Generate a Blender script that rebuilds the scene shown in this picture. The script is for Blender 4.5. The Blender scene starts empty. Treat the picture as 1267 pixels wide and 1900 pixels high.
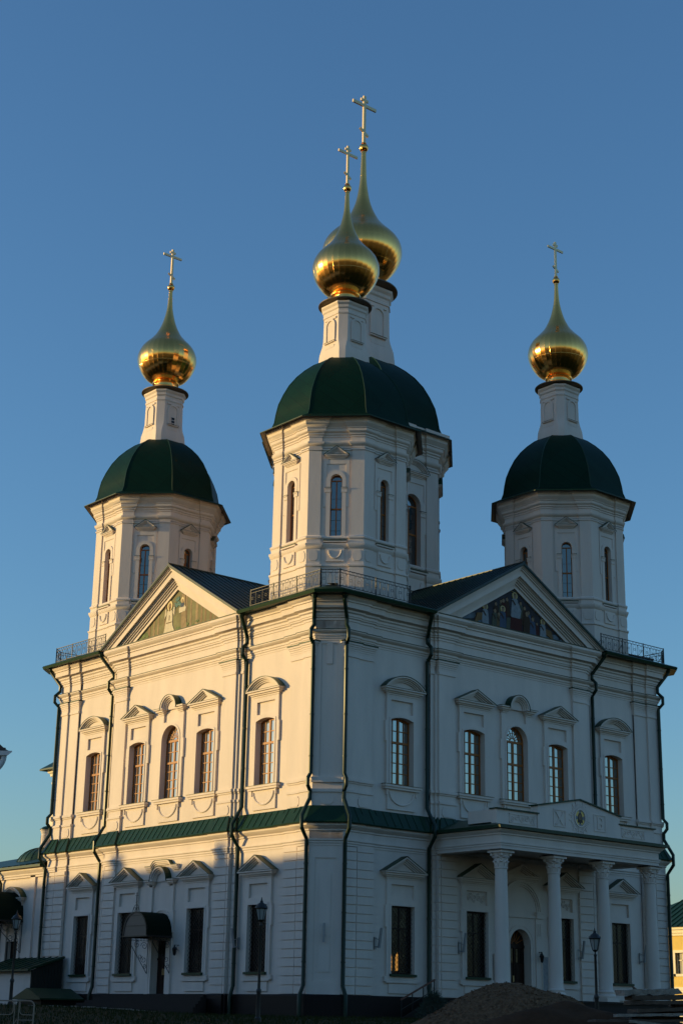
import bpy, bmesh, math, random
from mathutils import Vector, Matrix
PI = math.pi
R = math.radians
sc = bpy.context.scene
COL = sc.collection
random.seed(7)

# ------------------------------------------------------------------ camera
CAM = (57.348, -47.883, 1.6)
YAW, PITCH, ROLL, FPX = R(139.7737), R(17.6821), R(1.0655), 2946.52
cam_data = bpy.data.cameras.new("camera")
cam = bpy.data.objects.new("camera", cam_data)
COL.objects.link(cam)
fw = Vector((math.cos(YAW)*math.cos(PITCH), math.sin(YAW)*math.cos(PITCH), math.sin(PITCH)))
rt = Vector((math.sin(YAW), -math.cos(YAW), 0))
up = rt.cross(fw)
r2 = rt*math.cos(ROLL) + up*math.sin(ROLL)
u2 = -rt*math.sin(ROLL) + up*math.cos(ROLL)
mw = Matrix((r2, u2, -fw)).transposed().to_4x4()
mw.translation = Vector(CAM)
cam.matrix_world = mw
cam_data.sensor_fit = 'VERTICAL'
cam_data.sensor_height = 24.0
cam_data.lens = FPX/1900.0*24.0
cam_data.clip_start = 0.1
cam_data.clip_end = 3000
sc.camera = cam

# ------------------------------------------------------------------ sky and sun
SUN_EL = R(7.0)
SUN_AZ = R(-130.0)          # direction towards the sun, measured from +x
sdir = Vector((math.cos(SUN_AZ)*math.cos(SUN_EL), math.sin(SUN_AZ)*math.cos(SUN_EL), math.sin(SUN_EL)))
world = bpy.data.worlds.new("World")
sc.world = world
world.use_nodes = True
nt = world.node_tree
bg = nt.nodes['Background']
sky = nt.nodes.new('ShaderNodeTexSky')
sky.sky_type = 'NISHITA'
sky.sun_disc = False
sky.sun_elevation = SUN_EL
sky.sun_rotation = PI/2 - SUN_AZ
sky.altitude = 100
sky.air_density = 1.2
sky.dust_density = 0.6
sky.ozone_density = 4.25
nt.links.new(sky.outputs[0], bg.inputs[0])
bg.inputs[1].default_value = 0.105
sun_data = bpy.data.lights.new("sun", 'SUN')
sun_data.energy = 2.1
sun_data.angle = R(0.5)
sun_data.color = (1.0, 0.715, 0.275)
sun = bpy.data.objects.new("sun", sun_data)
COL.objects.link(sun)
sun.rotation_euler = sdir.to_track_quat('Z', 'Y').to_euler()
sun.location = (0, 0, 80)
sc.view_settings.view_transform = 'Standard'
sc.view_settings.look = 'None'
sc.view_settings.exposure = 1.2
sc.view_settings.gamma = 1.0
sc.cycles.max_bounces = 6

# ------------------------------------------------------------------ materials
def mat(name, col, rough=0.8, metal=0.0, spec=0.5, var=0.0, vscale=2.0, bump=0.0, bscale=30.0, emis=None, col2=None, streak=False):
    m = bpy.data.materials.new(name)
    m.use_nodes = True
    n = m.node_tree.nodes
    l = m.node_tree.links
    b = n['Principled BSDF']
    b.inputs['Base Color'].default_value = (*col, 1)
    b.inputs['Roughness'].default_value = rough
    b.inputs['Metallic'].default_value = metal
    b.inputs['Specular IOR Level'].default_value = spec
    if var > 0 or bump > 0:
        tc = n.new('ShaderNodeTexCoord')
    if var > 0:
        mp = n.new('ShaderNodeMapping')
        mp.inputs['Scale'].default_value = (1, 1, 0.22 if streak else 1)
        l.new(tc.outputs['Object'], mp.inputs[0])
        nz = n.new('ShaderNodeTexNoise')
        nz.inputs['Scale'].default_value = vscale
        nz.inputs['Detail'].default_value = 6
        nz.inputs['Roughness'].default_value = 0.65
        l.new(mp.outputs[0], nz.inputs['Vector'])
        cr = n.new('ShaderNodeValToRGB')
        cr.color_ramp.elements[0].position = 0.3
        cr.color_ramp.elements[1].position = 0.72
        c2 = col2 if col2 else tuple(max(0, c*(1-var)) for c in col)
        c1 = col if col2 else tuple(min(1, c*(1+var*0.25)) for c in col)
        cr.color_ramp.elements[0].color = (*c2, 1)
        cr.color_ramp.elements[1].color = (*c1, 1)
        l.new(nz.outputs['Fac'], cr.inputs[0])
        l.new(cr.outputs[0], b.inputs['Base Color'])
    if bump > 0:
        nb = n.new('ShaderNodeTexNoise')
        nb.inputs['Scale'].default_value = bscale
        nb.inputs['Detail'].default_value = 5
        l.new(tc.outputs['Object'], nb.inputs['Vector'])
        bp = n.new('ShaderNodeBump')
        bp.inputs['Strength'].default_value = bump
        bp.inputs['Distance'].default_value = 0.05
        l.new(nb.outputs['Fac'], bp.inputs['Height'])
        l.new(bp.outputs[0], b.inputs['Normal'])
    if emis:
        b.inputs['Emission Color'].default_value = (*emis[0], 1)
        b.inputs['Emission Strength'].default_value = emis[1]
    return m

PLASTER = mat("white_plaster", (0.72, 0.615, 0.545), 0.85, var=0.12, vscale=0.9, bump=0.10, bscale=5.0, streak=True)
GREEN = mat("green_sheet_metal", (0.010, 0.040, 0.019), 0.42, spec=0.22, var=0.22, vscale=1.5, bump=0.08, bscale=1.2)
PIPE = mat("green_pipe_metal", (0.004, 0.020, 0.012), 0.36, spec=0.3)
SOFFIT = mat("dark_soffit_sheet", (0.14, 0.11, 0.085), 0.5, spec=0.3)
GABLEG = mat("dark_gable_roof_sheet", (0.006, 0.020, 0.014), 0.34, spec=0.28, var=0.2, vscale=1.0)
BOUNCE_FIELD = mat("far_bounce_field", (0.17, 0.125, 0.05), 0.95, spec=0.1, var=0.4, vscale=0.03)  # unseen far ground, paled to brighten the undersides of the gilded cupolas
BROWNRIM = mat("brown_rim_metal", (0.10, 0.07, 0.04), 0.5, metal=0.4)
WOOD = mat("brown_window_wood", (0.36, 0.115, 0.018), 0.45, spec=0.3, var=0.25, vscale=6)
DWOOD = mat("dark_door_wood", (0.028, 0.011, 0.007), 0.5, spec=0.2, var=0.3, vscale=5)
IRON = mat("black_iron", (0.016, 0.012, 0.010), 0.5)
GRANITE = mat("dark_granite", (0.014, 0.008, 0.007), 0.6, spec=0.2, var=0.4, vscale=20)
STEP = mat("step_granite", (0.035, 0.026, 0.023), 0.8, spec=0.2, var=0.3, vscale=15)
GRAVEL = mat("gravel_stone", (0.20, 0.110, 0.062), 0.95, spec=0.1, var=0.6, vscale=9, bump=1.0, bscale=14)
SAND = mat("damp_sand", (0.085, 0.042, 0.023), 0.95, spec=0.1, var=0.35, vscale=1.6, bump=0.6, bscale=9)
SOIL = mat("ground_grass_base", (0.022, 0.024, 0.008), 0.95, spec=0.1, var=0.5, vscale=1.3, bump=0.8, bscale=6)
GRASSM = mat("grass_blade", (0.030, 0.036, 0.009), 0.8, spec=0.1, var=0.4, vscale=0.6)
PLANKM = mat("weathered_board", (0.12, 0.085, 0.062), 0.85, spec=0.2, var=0.4, vscale=3, bump=0.3, bscale=12)
CONC = mat("rough_slab", (0.33, 0.28, 0.23), 0.9, var=0.4, vscale=5, bump=1.0, bscale=10)
YELLOW = mat("yellow_plaster", (0.70, 0.50, 0.14), 0.85, var=0.1, vscale=1)
CREAM = mat("cream_trim", (0.80, 0.72, 0.55), 0.8)
LAMPGL = mat("lamp_glass", (0.30, 0.31, 0.30), 0.25)
GREY = mat("grey_metal", (0.30, 0.30, 0.31), 0.45, metal=0.3)
RAILWOOD = mat("red_brown_rail", (0.12, 0.035, 0.02), 0.5)
RACK = mat("beige_painted_tube", (0.30, 0.22, 0.16), 0.5)
SHRUBM = mat("shrub_needles", (0.045, 0.065, 0.045), 0.8, var=0.3, vscale=8)
BARK = mat("bark", (0.06, 0.045, 0.03), 0.9)
DARKROOF = mat("dark_roof_sheet", (0.03, 0.022, 0.02), 0.5)
CANOPYG = mat("dark_green_canopy_sheet", (0.005, 0.014, 0.010), 0.8, spec=0.05)
CANOPYEND = mat("canopy_end_panel", (0.075, 0.062, 0.058), 0.5)
GLINT = mat("painted_glint_pane", (0.3, 0.15, 0.03), 0.4, emis=((1.0, 0.45, 0.08), 0.20))  # glow painted in as sunlight glinting in the glass

def glass_mat(name, base, gl):
    m = bpy.data.materials.new(name)
    m.use_nodes = True
    n = m.node_tree.nodes
    l = m.node_tree.links
    b = n['Principled BSDF']
    b.inputs['Base Color'].default_value = (*base, 1)
    b.inputs['Roughness'].default_value = 0.25
    b.inputs['Specular IOR Level'].default_value = 0.2
    g = n.new('ShaderNodeBsdfGlossy')
    g.inputs['Color'].default_value = (0.9, 0.95, 0.93, 1)
    g.inputs['Roughness'].default_value = 0.015
    tc = n.new('ShaderNodeTexCoord')
    nz = n.new('ShaderNodeTexNoise')
    nz.inputs['Scale'].default_value = 1.1
    l.new(tc.outputs['Object'], nz.inputs['Vector'])
    bp = n.new('ShaderNodeBump')
    bp.inputs['Strength'].default_value = 0.12
    bp.inputs['Distance'].default_value = 0.03
    l.new(nz.outputs['Fac'], bp.inputs['Height'])
    l.new(bp.outputs[0], g.inputs['Normal'])
    mx = n.new('ShaderNodeMixShader')
    mx.inputs[0].default_value = gl
    l.new(b.outputs[0], mx.inputs[1])
    l.new(g.outputs[0], mx.inputs[2])
    l.new(mx.outputs[0], n['Material Output'].inputs[0])
    return m
GLASS = glass_mat("window_glass", (0.02, 0.018, 0.016), 0.33)
DGLASS = glass_mat("dark_window_glass", (0.006, 0.004, 0.004), 0.015)
TGLASS = glass_mat("tower_window_glass", (0.02, 0.02, 0.022), 0.20)

def gold_mat():
    m = mat("gilded_metal", (1.0, 0.51, 0.14), 0.17, metal=1.0)
    n = m.node_tree.nodes
    l = m.node_tree.links
    b = n['Principled BSDF']
    uv = n.new('ShaderNodeUVMap')
    nz = n.new('ShaderNodeTexNoise')
    nz.inputs['Scale'].default_value = 3.0
    nz.inputs['Detail'].default_value = 3
    l.new(uv.outputs[0], nz.inputs['Vector'])
    mr = n.new('ShaderNodeMapRange')
    mr.inputs[3].default_value = 0.10
    mr.inputs[4].default_value = 0.24
    l.new(nz.outputs['Fac'], mr.inputs[0])
    l.new(mr.outputs[0], b.inputs['Roughness'])
    br = n.new('ShaderNodeTexBrick')
    br.inputs['Scale'].default_value = 1.0
    br.inputs['Mortar Size'].default_value = 0.022
    br.inputs['Color1'].default_value = (1, 1, 1, 1)
    br.inputs['Color2'].default_value = (0.8, 0.8, 0.8, 1)
    br.inputs['Mortar'].default_value = (0, 0, 0, 1)
    br.offset = 0.0
    br.inputs['Brick Width'].default_value = 1.0
    br.inputs['Row Height'].default_value = 1.5
    l.new(uv.outputs[0], br.inputs['Vector'])
    bp = n.new('ShaderNodeBump')
    bp.inputs['Strength'].default_value = 0.30
    bp.inputs['Distance'].default_value = 0.02
    l.new(br.outputs['Color'], bp.inputs['Height'])
    l.new(bp.outputs[0], b.inputs['Normal'])
    return m
GOLD = gold_mat()
GOLDP = mat("gold_paint", (0.72, 0.53, 0.27), 0.40, metal=0.55)

def dome_mat():
    m = mat("green_dome_sheets", (0.008, 0.040, 0.022), 0.5, spec=0.07)
    n = m.node_tree.nodes
    l = m.node_tree.links
    b = n['Principled BSDF']
    uv = n.new('ShaderNodeUVMap')
    mp = n.new('ShaderNodeMapping')
    mp.inputs['Rotation'].default_value = (0, 0, R(38))
    l.new(uv.outputs[0], mp.inputs[0])
    br = n.new('ShaderNodeTexBrick')
    br.offset = 0.0
    br.inputs['Scale'].default_value = 1.0
    br.inputs['Mortar Size'].default_value = 0.018
    br.inputs['Mortar Smooth'].default_value = 0.3
    br.inputs['Brick Width'].default_value = 2.2
    br.inputs['Row Height'].default_value = 0.55
    br.inputs['Color1'].default_value = (0.004, 0.025, 0.0145, 1)
    br.inputs['Color2'].default_value = (0.0034, 0.021, 0.0115, 1)
    br.inputs['Mortar'].default_value = (0.003, 0.015, 0.009, 1)
    l.new(mp.outputs[0], br.inputs['Vector'])
    l.new(br.outputs['Color'], b.inputs['Base Color'])
    bp = n.new('ShaderNodeBump')
    bp.inputs['Strength'].default_value = 0.25
    bp.inputs['Distance'].default_value = 0.02
    l.new(br.outputs['Fac'], bp.inputs['Height'])
    nz = n.new('ShaderNodeTexNoise')
    nz.inputs['Scale'].default_value = 1.3
    l.new(uv.outputs[0], nz.inputs['Vector'])
    bp2 = n.new('ShaderNodeBump')
    bp2.inputs['Strength'].default_value = 0.25
    bp2.inputs['Distance'].default_value = 0.05
    l.new(nz.outputs['Fac'], bp2.inputs['Height'])
    l.new(bp.outputs[0], bp2.inputs['Normal'])
    l.new(bp2.outputs[0], b.inputs['Normal'])
    return m
DOMEG = dome_mat()

# ------------------------------------------------------------------ mesh builder
def smooth01(t):
    t = max(0.0, min(1.0, t))
    return t*t*(3-2*t)
def F_R(s, d, z): return (d, s, z)
def F_L(s, d, z): return (-s, -d, z)
def F_W(s, d, z): return (s, d, z)
W = 25.48
def F_B(s, d, z): return (-s, W+d, z)
def F_K(s, d, z): return (-W-d, s, z)

class MB:
    def __init__(self):
        self.v = []; self.f = []; self.m = []; self.mats = []; self.uv = []
    def mi(self, m):
        if m not in self.mats: self.mats.append(m)
        return self.mats.index(m)
    def add(self, verts, faces, m, uvs=None):
        o = len(self.v); k = self.mi(m)
        self.v += [tuple(p) for p in verts]
        for i, f in enumerate(faces):
            self.f.append([o+q for q in f]); self.m.append(k)
            self.uv.append(uvs[i] if uvs else None)
    def box(self, F, s0, s1, d0, d1, z0, z1, m):
        P = [F(s, d, z) for z in (z0, z1) for d in (d0, d1) for s in (s0, s1)]
        self.add(P, [(0,1,3,2),(4,6,7,5),(0,4,5,1),(2,3,7,6),(0,2,6,4),(1,5,7,3)], m)
    def prism(self, F, poly, d0, d1, m):
        n = len(poly)
        P = [F(s, d0, z) for s, z in poly] + [F(s, d1, z) for s, z in poly]
        fs = [tuple(range(n)), tuple(range(2*n-1, n-1, -1))]
        for i in range(n):
            j = (i+1) % n
            fs.append((i, n+i, n+j, j))
        self.add(P, fs, m)
    def ring(self, F, outer, inner, d0, d1, m, closed=False):
        # band between two polylines of the same length, extruded from d0 to d1
        n = len(outer)
        rng = range(n) if closed else range(n-1)
        for i in rng:
            j = (i+1) % n
            self.prism(F, [outer[i], outer[j], inner[j], inner[i]], d0, d1, m)
    def hexa(self, P, m):
        self.add(P, [(0,1,2,3),(7,6,5,4),(0,4,5,1),(1,5,6,2),(2,6,7,3),(3,7,4,0)], m)
    def bar(self, a, b, w, h, m, upv=(0,0,1)):
        a = Vector(a); b = Vector(b); t = (b-a).normalized(); u = Vector(upv)
        if abs(t.dot(u)) > 0.98: u = Vector((1,0,0))
        s = t.cross(u).normalized(); u = s.cross(t)
        P = []
        for p in (a, b):
            for x, y in ((-1,-1),(1,-1),(1,1),(-1,1)):
                P.append(p + s*(x*w/2) + u*(y*h/2))
        self.hexa(P, m)
    def tube(self, pts, r, m, n=8, close=False):
        pts = [Vector(p) for p in pts]; N = len(pts)
        rings = []
        prev = None
        for i in range(N):
            if close:
                t = (pts[(i+1)%N]-pts[i-1])
            else:
                t = pts[min(i+1,N-1)]-pts[max(i-1,0)]
            t.normalize()
            ref = prev if prev is not None else (Vector((0,0,1)) if abs(t.z) < 0.9 else Vector((1,0,0)))
            s = t.cross(ref)
            if s.length < 1e-4: s = t.cross(Vector((0.3,1,0.2)))
            s.normalize(); u = s.cross(t).normalized(); prev = u
            rr = r[i] if isinstance(r, (list, tuple)) else r
            rings.append([pts[i] + s*(math.cos(2*PI*k/n)*rr) + u*(math.sin(2*PI*k/n)*rr) for k in range(n)])
        V = [p for q in rings for p in q]; fs = []
        for i in range(N if close else N-1):
            j = (i+1) % N
            for k in range(n):
                l = (k+1) % n
                fs.append((i*n+k, i*n+l, j*n+l, j*n+k))
        if not close:
            fs.append(tuple(range(n-1,-1,-1))); fs.append(tuple((N-1)*n+k for k in range(n)))
        self.add(V, fs, m)
    def lathe(self, c, prof, n, m, phase=0.0, strips=False, cap=True):
        cx, cy = c
        V = []; fs = []; uvs = []
        L = [0.0]
        for i in range(1, len(prof)):
            L.append(L[-1] + math.hypot(prof[i][0]-prof[i-1][0], prof[i][1]-prof[i-1][1]))
        if strips:
            for k in range(n):
                a0 = phase+2*PI*k/n; a1 = phase+2*PI*(k+1)/n; o = len(V)
                for r_, z in prof:
                    V.append((cx+r_*math.cos(a0), cy+r_*math.sin(a0), z)); V.append((cx+r_*math.cos(a1), cy+r_*math.sin(a1), z))
                for i in range(len(prof)-1):
                    fs.append((o+2*i, o+2*i+1, o+2*i+3, o+2*i+2))
                    w0 = 2*prof[i][0]*math.sin(PI/n); w1 = 2*prof[i+1][0]*math.sin(PI/n)
                    if n > 12: uvs.append([(k,L[i]),(k+1,L[i]),(k+1,L[i+1]),(k,L[i+1])])
                    else: uvs.append([(-w0/2+k*7,L[i]),(w0/2+k*7,L[i]),(w1/2+k*7,L[i+1]),(-w1/2+k*7,L[i+1])])
        else:
            for r_, z in prof:
                for k in range(n):
                    a = phase+2*PI*k/n
                    V.append((cx+r_*math.cos(a), cy+r_*math.sin(a), z))
            for i in range(len(prof)-1):
                for k in range(n):
                    l = (k+1) % n
                    fs.append((i*n+k, i*n+l, (i+1)*n+l, (i+1)*n+k))
            if cap:
                fs.append(tuple(range(n-1,-1,-1))); fs.append(tuple((len(prof)-1)*n+k for k in range(n)))
            uvs = None
        self.add(V, fs, m, uvs)
    def sweep(self, path, prof, m, closed=True):
        # path: plan polygon [(x,y)], outward on the right-hand side when walked counter-clockwise; prof: [(offset, z)]
        n = len(path); N = []
        for i in range(n if closed else n-1):
            a = path[i]; b = path[(i+1)%n]
            dx, dy = b[0]-a[0], b[1]-a[1]; L = math.hypot(dx, dy)
            N.append((dy/L, -dx/L))
        mit = []
        for i in range(n):
            if closed: n1, n2 = N[i-1], N[i]
            else: n1, n2 = N[max(i-1,0)], N[min(i,n-2)]
            k = 1+n1[0]*n2[0]+n1[1]*n2[1]
            mit.append(((n1[0]+n2[0])/k, (n1[1]+n2[1])/k))
        V = [(path[i][0]+mit[i][0]*o, path[i][1]+mit[i][1]*o, z) for o, z in prof for i in range(n)]
        fs = []
        for j in range(len(prof)-1):
            for i in range(n if closed else n-1):
                l = (i+1) % n
                fs.append((j*n+i, j*n+l, (j+1)*n+l, (j+1)*n+i))
        self.add(V, fs, m)
    def build(self, name, parent=None, angle=32, smooth=True):
        me = bpy.data.meshes.new(name)
        loc = (0, 0, 0)
        me.from_pydata(self.v, [], self.f)
        for m in self.mats: me.materials.append(m)
        me.polygons.foreach_set('material_index', self.m)
        if any(u is not None for u in self.uv):
            ul = me.uv_layers.new(name='UVMap')
            for p, u in zip(me.polygons, self.uv):
                if u:
                    for li, q in zip(p.loop_indices, u): ul.data[li].uv = q
        bm = bmesh.new(); bm.from_mesh(me)
        bmesh.ops.recalc_face_normals(bm, faces=bm.faces)
        bm.to_mesh(me); bm.free()
        if smooth:
            me.polygons.foreach_set('use_smooth', [True]*len(me.polygons))
            me.set_sharp_from_angle(angle=R(angle))
        me.update()
        o = bpy.data.objects.new(name, me)
        COL.objects.link(o)
        if parent is not None:
            o.parent = parent
            o.matrix_parent_inverse = parent.matrix_world.inverted()
        return o

def thing(name, label, cat, loc=(0,0,0), group=None):
    o = bpy.data.objects.new(name, None)
    COL.objects.link(o)
    o.empty_display_size = 0.3
    o.location = loc
    o.matrix_world = Matrix.Translation(loc)
    o['label'] = label; o['category'] = cat
    if group: o['group'] = group
    return o
def tag(o, label, cat, group=None):
    o['label'] = label; o['category'] = cat
    if group: o['group'] = group
    return o
def struct(o):
    o['kind'] = 'structure'; return o
def depth(x, y):
    return (x-CAM[0])*math.cos(YAW)+(y-CAM[1])*math.sin(YAW)
def gz(x, y):
    t = depth(x, y)
    lat = (x-CAM[0])*rt.x+(y-CAM[1])*rt.y
    h = 1.62*smooth01(t/76.0) + 0.28*smooth01((-lat-4)/10.0)*smooth01((t-55)/20.0)
    return h
# ------------------------------------------------------------------ cathedral: plan
CH = 0.9                                   # chamfer cut
def fpath(sh=0.0):
    dw, p1, p2, r0, r1, r2_ = -0.12+sh, 0.10+sh, 0.0+sh, 0.0+sh, 0.09+sh, 0.20+sh
    half = [(CH, p1), (1.80, p1), (1.80, p2), (2.85, p2), (2.85, dw), (6.72, dw), (6.72, r0), (6.95, r0), (6.95, r1+0.01), (7.12, r1+0.01), (7.12, r2_), (8.25, r2_), (8.25, r1)]
    return half + [(W-s, d) for s, d in reversed(half)]
def full_path(sh=0.0):
    p = fpath(sh)
    out = [F_R(s, d, 0)[:2] for s, d in p]
    out += [F_B(s, d, 0)[:2] for s, d in p]
    out += [F_K(W-s, d, 0)[:2] for s, d in p]
    out += [F_L(W-s, d, 0)[:2] for s, d in p]
    return out
PU = full_path(0.0)
PL = full_path(0.12)
FAC = {'L': F_L, 'R': F_R}

cathedral = thing("cathedral", "white five-domed cathedral with green roofs, gilded onion cupolas and a columned porch, filling the photo", "cathedral", (-12.74, 12.74, 1.6))

# plinth
mb = MB()
mb.sweep(PL, [(0.02, 0.6), (0.14, 0.6), (0.14, 2.56), (0.10, 2.62), (-0.4, 2.62)], GRANITE)
mb.build("plinth", cathedral)

# ---- arches
def seg_arch(sc_, w, zs, rise, n=10):
    # points from right spring to left spring, along the arch
    h = w/2
    if rise >= h*0.98:
        return [(sc_+h*math.cos(PI*k/n), zs+h*math.sin(PI*k/n)) for k in range(n+1)]
    r_ = (h*h+rise*rise)/(2*rise); a = math.asin(h/r_)
    return [(sc_+r_*math.sin(a-2*a*k/n), zs+rise-r_+r_*math.cos(a-2*a*k/n)) for k in range(n+1)]

def wall_piece(mb, F, s0, s1, d0, d1, z0, z1, holes, m=PLASTER):
    # holes: (centre, width, bottom, spring, rise)
    cur = s0
    for (c, w, zb, zs, rise) in sorted(holes):
        a, b = c-w/2, c+w/2
        if a > cur+1e-4: mb.box(F, cur, a, d0, d1, z0, z1, m)
        if zb > z0+1e-4: mb.box(F, a, b, d0, d1, z0, zb, m)
        if rise > 0: poly = [(a, z1), (b, z1)] + seg_arch(c, w, zs, rise, 16 if rise > .5 else 8)
        else: poly = [(a, z1), (b, z1), (b, zs), (a, zs)]
        mb.prism(F, poly, d0, d1, m)
        cur = b
    if s1 > cur+1e-4: mb.box(F, cur, s1, d0, d1, z0, z1, m)

UP_C = [4.80, 9.58, 12.74, 15.90, 20.68]
def uhole(i):
    c = UP_C[i]
    if i == 2: return (c, 1.60, 12.48, 15.55, 0.80)
    return (c, 1.50, 12.48, 15.64, 0.14)
def lhole(F, i):
    c = UP_C[i]
    if i == 2:
        if F is F_R: return (c, 1.50, 2.60, 5.30, 0.75)
        return (c, 1.30, 2.60, 5.24, 0)
    return (c, 1.50, 3.62, 6.73, 0)

# ---- walls of the two fronts, and the plain walls behind
for F in (F_L, F_R):
    mb = MB()
    for (a, b, d, ids) in ((2.85, 6.72, -0.12, [0]), (8.25, 17.23, 0.09, [1,2,3]), (18.76, 22.63, -0.12, [4])):
        wall_piece(mb, F, a, b, -0.9, d, 11.0, 19.3, [uhole(i) for i in ids])
    mb.box(F, CH, 2.85, -0.9, -0.05, 11.0, 20.6, PLASTER)
    mb.box(F, 6.72, 8.25, -0.9, -0.05, 11.0, 20.6, PLASTER)
    mb.box(F, W-8.25, W-6.72, -0.9, -0.05, 11.0, 20.6, PLASTER)
    mb.box(F, W-2.85, W-CH, -0.9, -0.05, 11.0, 20.6, PLASTER)
    mb.build("wall", cathedral)
    mb = MB()
    for (a, b, d, ids) in ((2.85, 6.72, 0.0, [0]), (8.25, 17.23, 0.21, [1,2,3]), (18.76, 22.63, 0.0, [4])):
        wall_piece(mb, F, a, b, -0.9, d, 2.4, 9.4, [lhole(F, i) for i in ids])
    for a, b in ((CH, 2.85), (6.72, 8.25), (W-8.25, W-6.72), (W-2.85, W-CH)):
        mb.box(F, a, b, -0.9, 0.06, 2.4, 10.2, PLASTER)
    mb.build("wall", cathedral)
for F in (F_B, F_K):
    mb = MB()
    mb.box(F, CH, W-CH, -0.9, -0.05, 11.0, 20.6, PLASTER)
    mb.box(F, CH, W-CH, -0.9, 0.06, 2.4, 10.2, PLASTER)
    mb.build("wall", cathedral)
# dark floor between storeys so no light leaks through
mb = MB()
mb.box(F_W, -W+0.95, -0.95, 0.95, W-0.95, 10.3, 10.6, GRANITE)
mb.box(F_W, -W+0.95, -0.95, 0.95, W-0.95, 20.3, 20.55, GRANITE)
mb.build("floor", cathedral)

# ---- chamfered corners
def chamfer_F(cx, cy, ang):
    # frame on the chamfer plane: s along, d outward, centred
    n = (math.cos(ang), math.sin(ang)); t = (-n[1], n[0])
    return lambda s, d, z: (cx+n[0]*d+t[0]*s, cy+n[1]*d+t[1]*s, z)
corners = [((0,0), -45), ((0,W), 45), ((-W,W), 135), ((-W,0), -135)]
for (p, a) in corners:
    sx = 1 if p[0] == 0 else -1; sy = -1 if p[1] == 0 else 1
    for lvl, (sh, z0, z1) in enumerate(((0.12, 2.4, 10.2), (0.0, 11.0, 20.6))):
        d = 0.10+sh
        mx, my = p[0]-sx*CH/2+sx*d/2, p[1]-sy*CH/2+sy*d/2
        Fc = chamfer_F(mx, my, R(a))
        hw = (CH+d)/math.sqrt(2)
        mb = MB()
        mb.box(Fc, -hw+0.01, hw-0.01, -0.7, -0.05, z0, z1, PLASTER)
        # raised margins leave a sunk panel
        zt = 18.9 if lvl else 8.7; zb = 12.5 if lvl else 3.2
        for q in (-1, 1):
            mb.box(Fc, q*hw, q*(hw-0.30), -0.4, 0.0, z0, z1, PLASTER)
        mb.box(Fc, -hw+0.30, hw-0.30, -0.4, 0.0, zt, z1, PLASTER)
        mb.box(Fc, -hw+0.30, hw-0.30, -0.4, 0.0, z0, zb, PLASTER)
        if lvl:
            mb.box(Fc, -0.14, 0.14, -0.06, 0.0, 17.9, 18.9, PLASTER)
            mb.box(Fc, -hw-0.03, hw+0.03, 0, 0.07, 11.75, 11.9, PLASTER)
            mb.box(Fc, -hw-0.05, hw+0.05, 0, 0.10, 12.2, 12.45, PLASTER)
            oc = [(0.30*x, 11.42+0.24*z) for x, z in ((-1,-.5),(-.7,-.8),(-.5,-1),(.5,-1),(.7,-.8),(1,-.5),(1,.5),(.6,.6),(.45,1),(-.45,1),(-.6,.6),(-1,.5))]
            mb.prism(Fc, oc, 0.0, 0.035, PLASTER)
        else:
            mb.prism(Fc, [(-0.27, 3.6), (0.27, 3.6)] + seg_arch(0, 0.54, 7.9, 0.27, 10), -0.06, -0.02, PLASTER)
        mb.build("corner_pier", cathedral)

# ---- pilasters
def cap_prof(mb, F, a, b, d):
    # shaft top: neck moulding, flared capital, abacus
    mb.box(F, a-0.03, b+0.03, d-0.2, d+0.05, 18.30, 18.42, PLASTER)
    n = 6
    for k in range(n):
        e = 0.02+0.13*(k/(n-1))**2
        mb.box(F, a-e, b+e, d-0.2, d+e, 18.42+0.58*k/n, 18.42+0.58*(k+1)/n, PLASTER)
    mb.box(F, a-0.18, b+0.18, d-0.2, d+0.18, 19.0, 19.06, GREEN)
def pedestal(mb, F, a, b, d, panel=True):
    mb.box(F, a, b, d-0.25, d, 11.0, 18.30, PLASTER)
    mb.box(F, a-0.02, b+0.02, d-0.2, d+0.035, 11.0, 11.78, PLASTER)
    mb.box(F, a-0.05, b+0.05, d-0.2, d+0.09, 11.78, 11.90, PLASTER)
    mb.box(F, a-0.03, b+0.03, d-0.2, d+0.05, 12.22, 12.30, PLASTER)
    mb.box(F, a-0.07, b+0.07, d-0.2, d+0.11, 12.30, 12.44, PLASTER)
    if panel and b-a > 0.7:
        c = (a+b)/2; h = (b-a)/2-0.14
        oc = [(c+h*x, 11.40+0.24*z) for x, z in ((-1,-.55),(-.85,-.7),(-.78,-1),(.78,-1),(.85,-.7),(1,-.55),(1,.55),(.85,.7),(.78,1),(-.78,1),(-.85,.7),(-1,.55))]
        mb.prism(F, oc, d+0.03, d+0.07, PLASTER)
def rustic(mb, F, a, b, d, joint=None):
    mb.box(F, a+0.01, b-0.01, d-0.25, d-0.08, 2.6, 9.3, PLASTER)
    z = 2.62; k = 0
    while z < 9.15:
        z2 = min(z+0.40, 9.27)
        if joint is not None:
            mb.box(F, a, joint-0.028, d-0.2, d, z+0.024, z2-0.024, PLASTER)
            mb.box(F, joint+0.028, b, d-0.2, d-0.012, z+0.024, z2-0.024, PLASTER)
        else:
            mb.box(F, a, b, d-0.2, d, z+0.024, z2-0.024, PLASTER)
        z += 0.4
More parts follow.
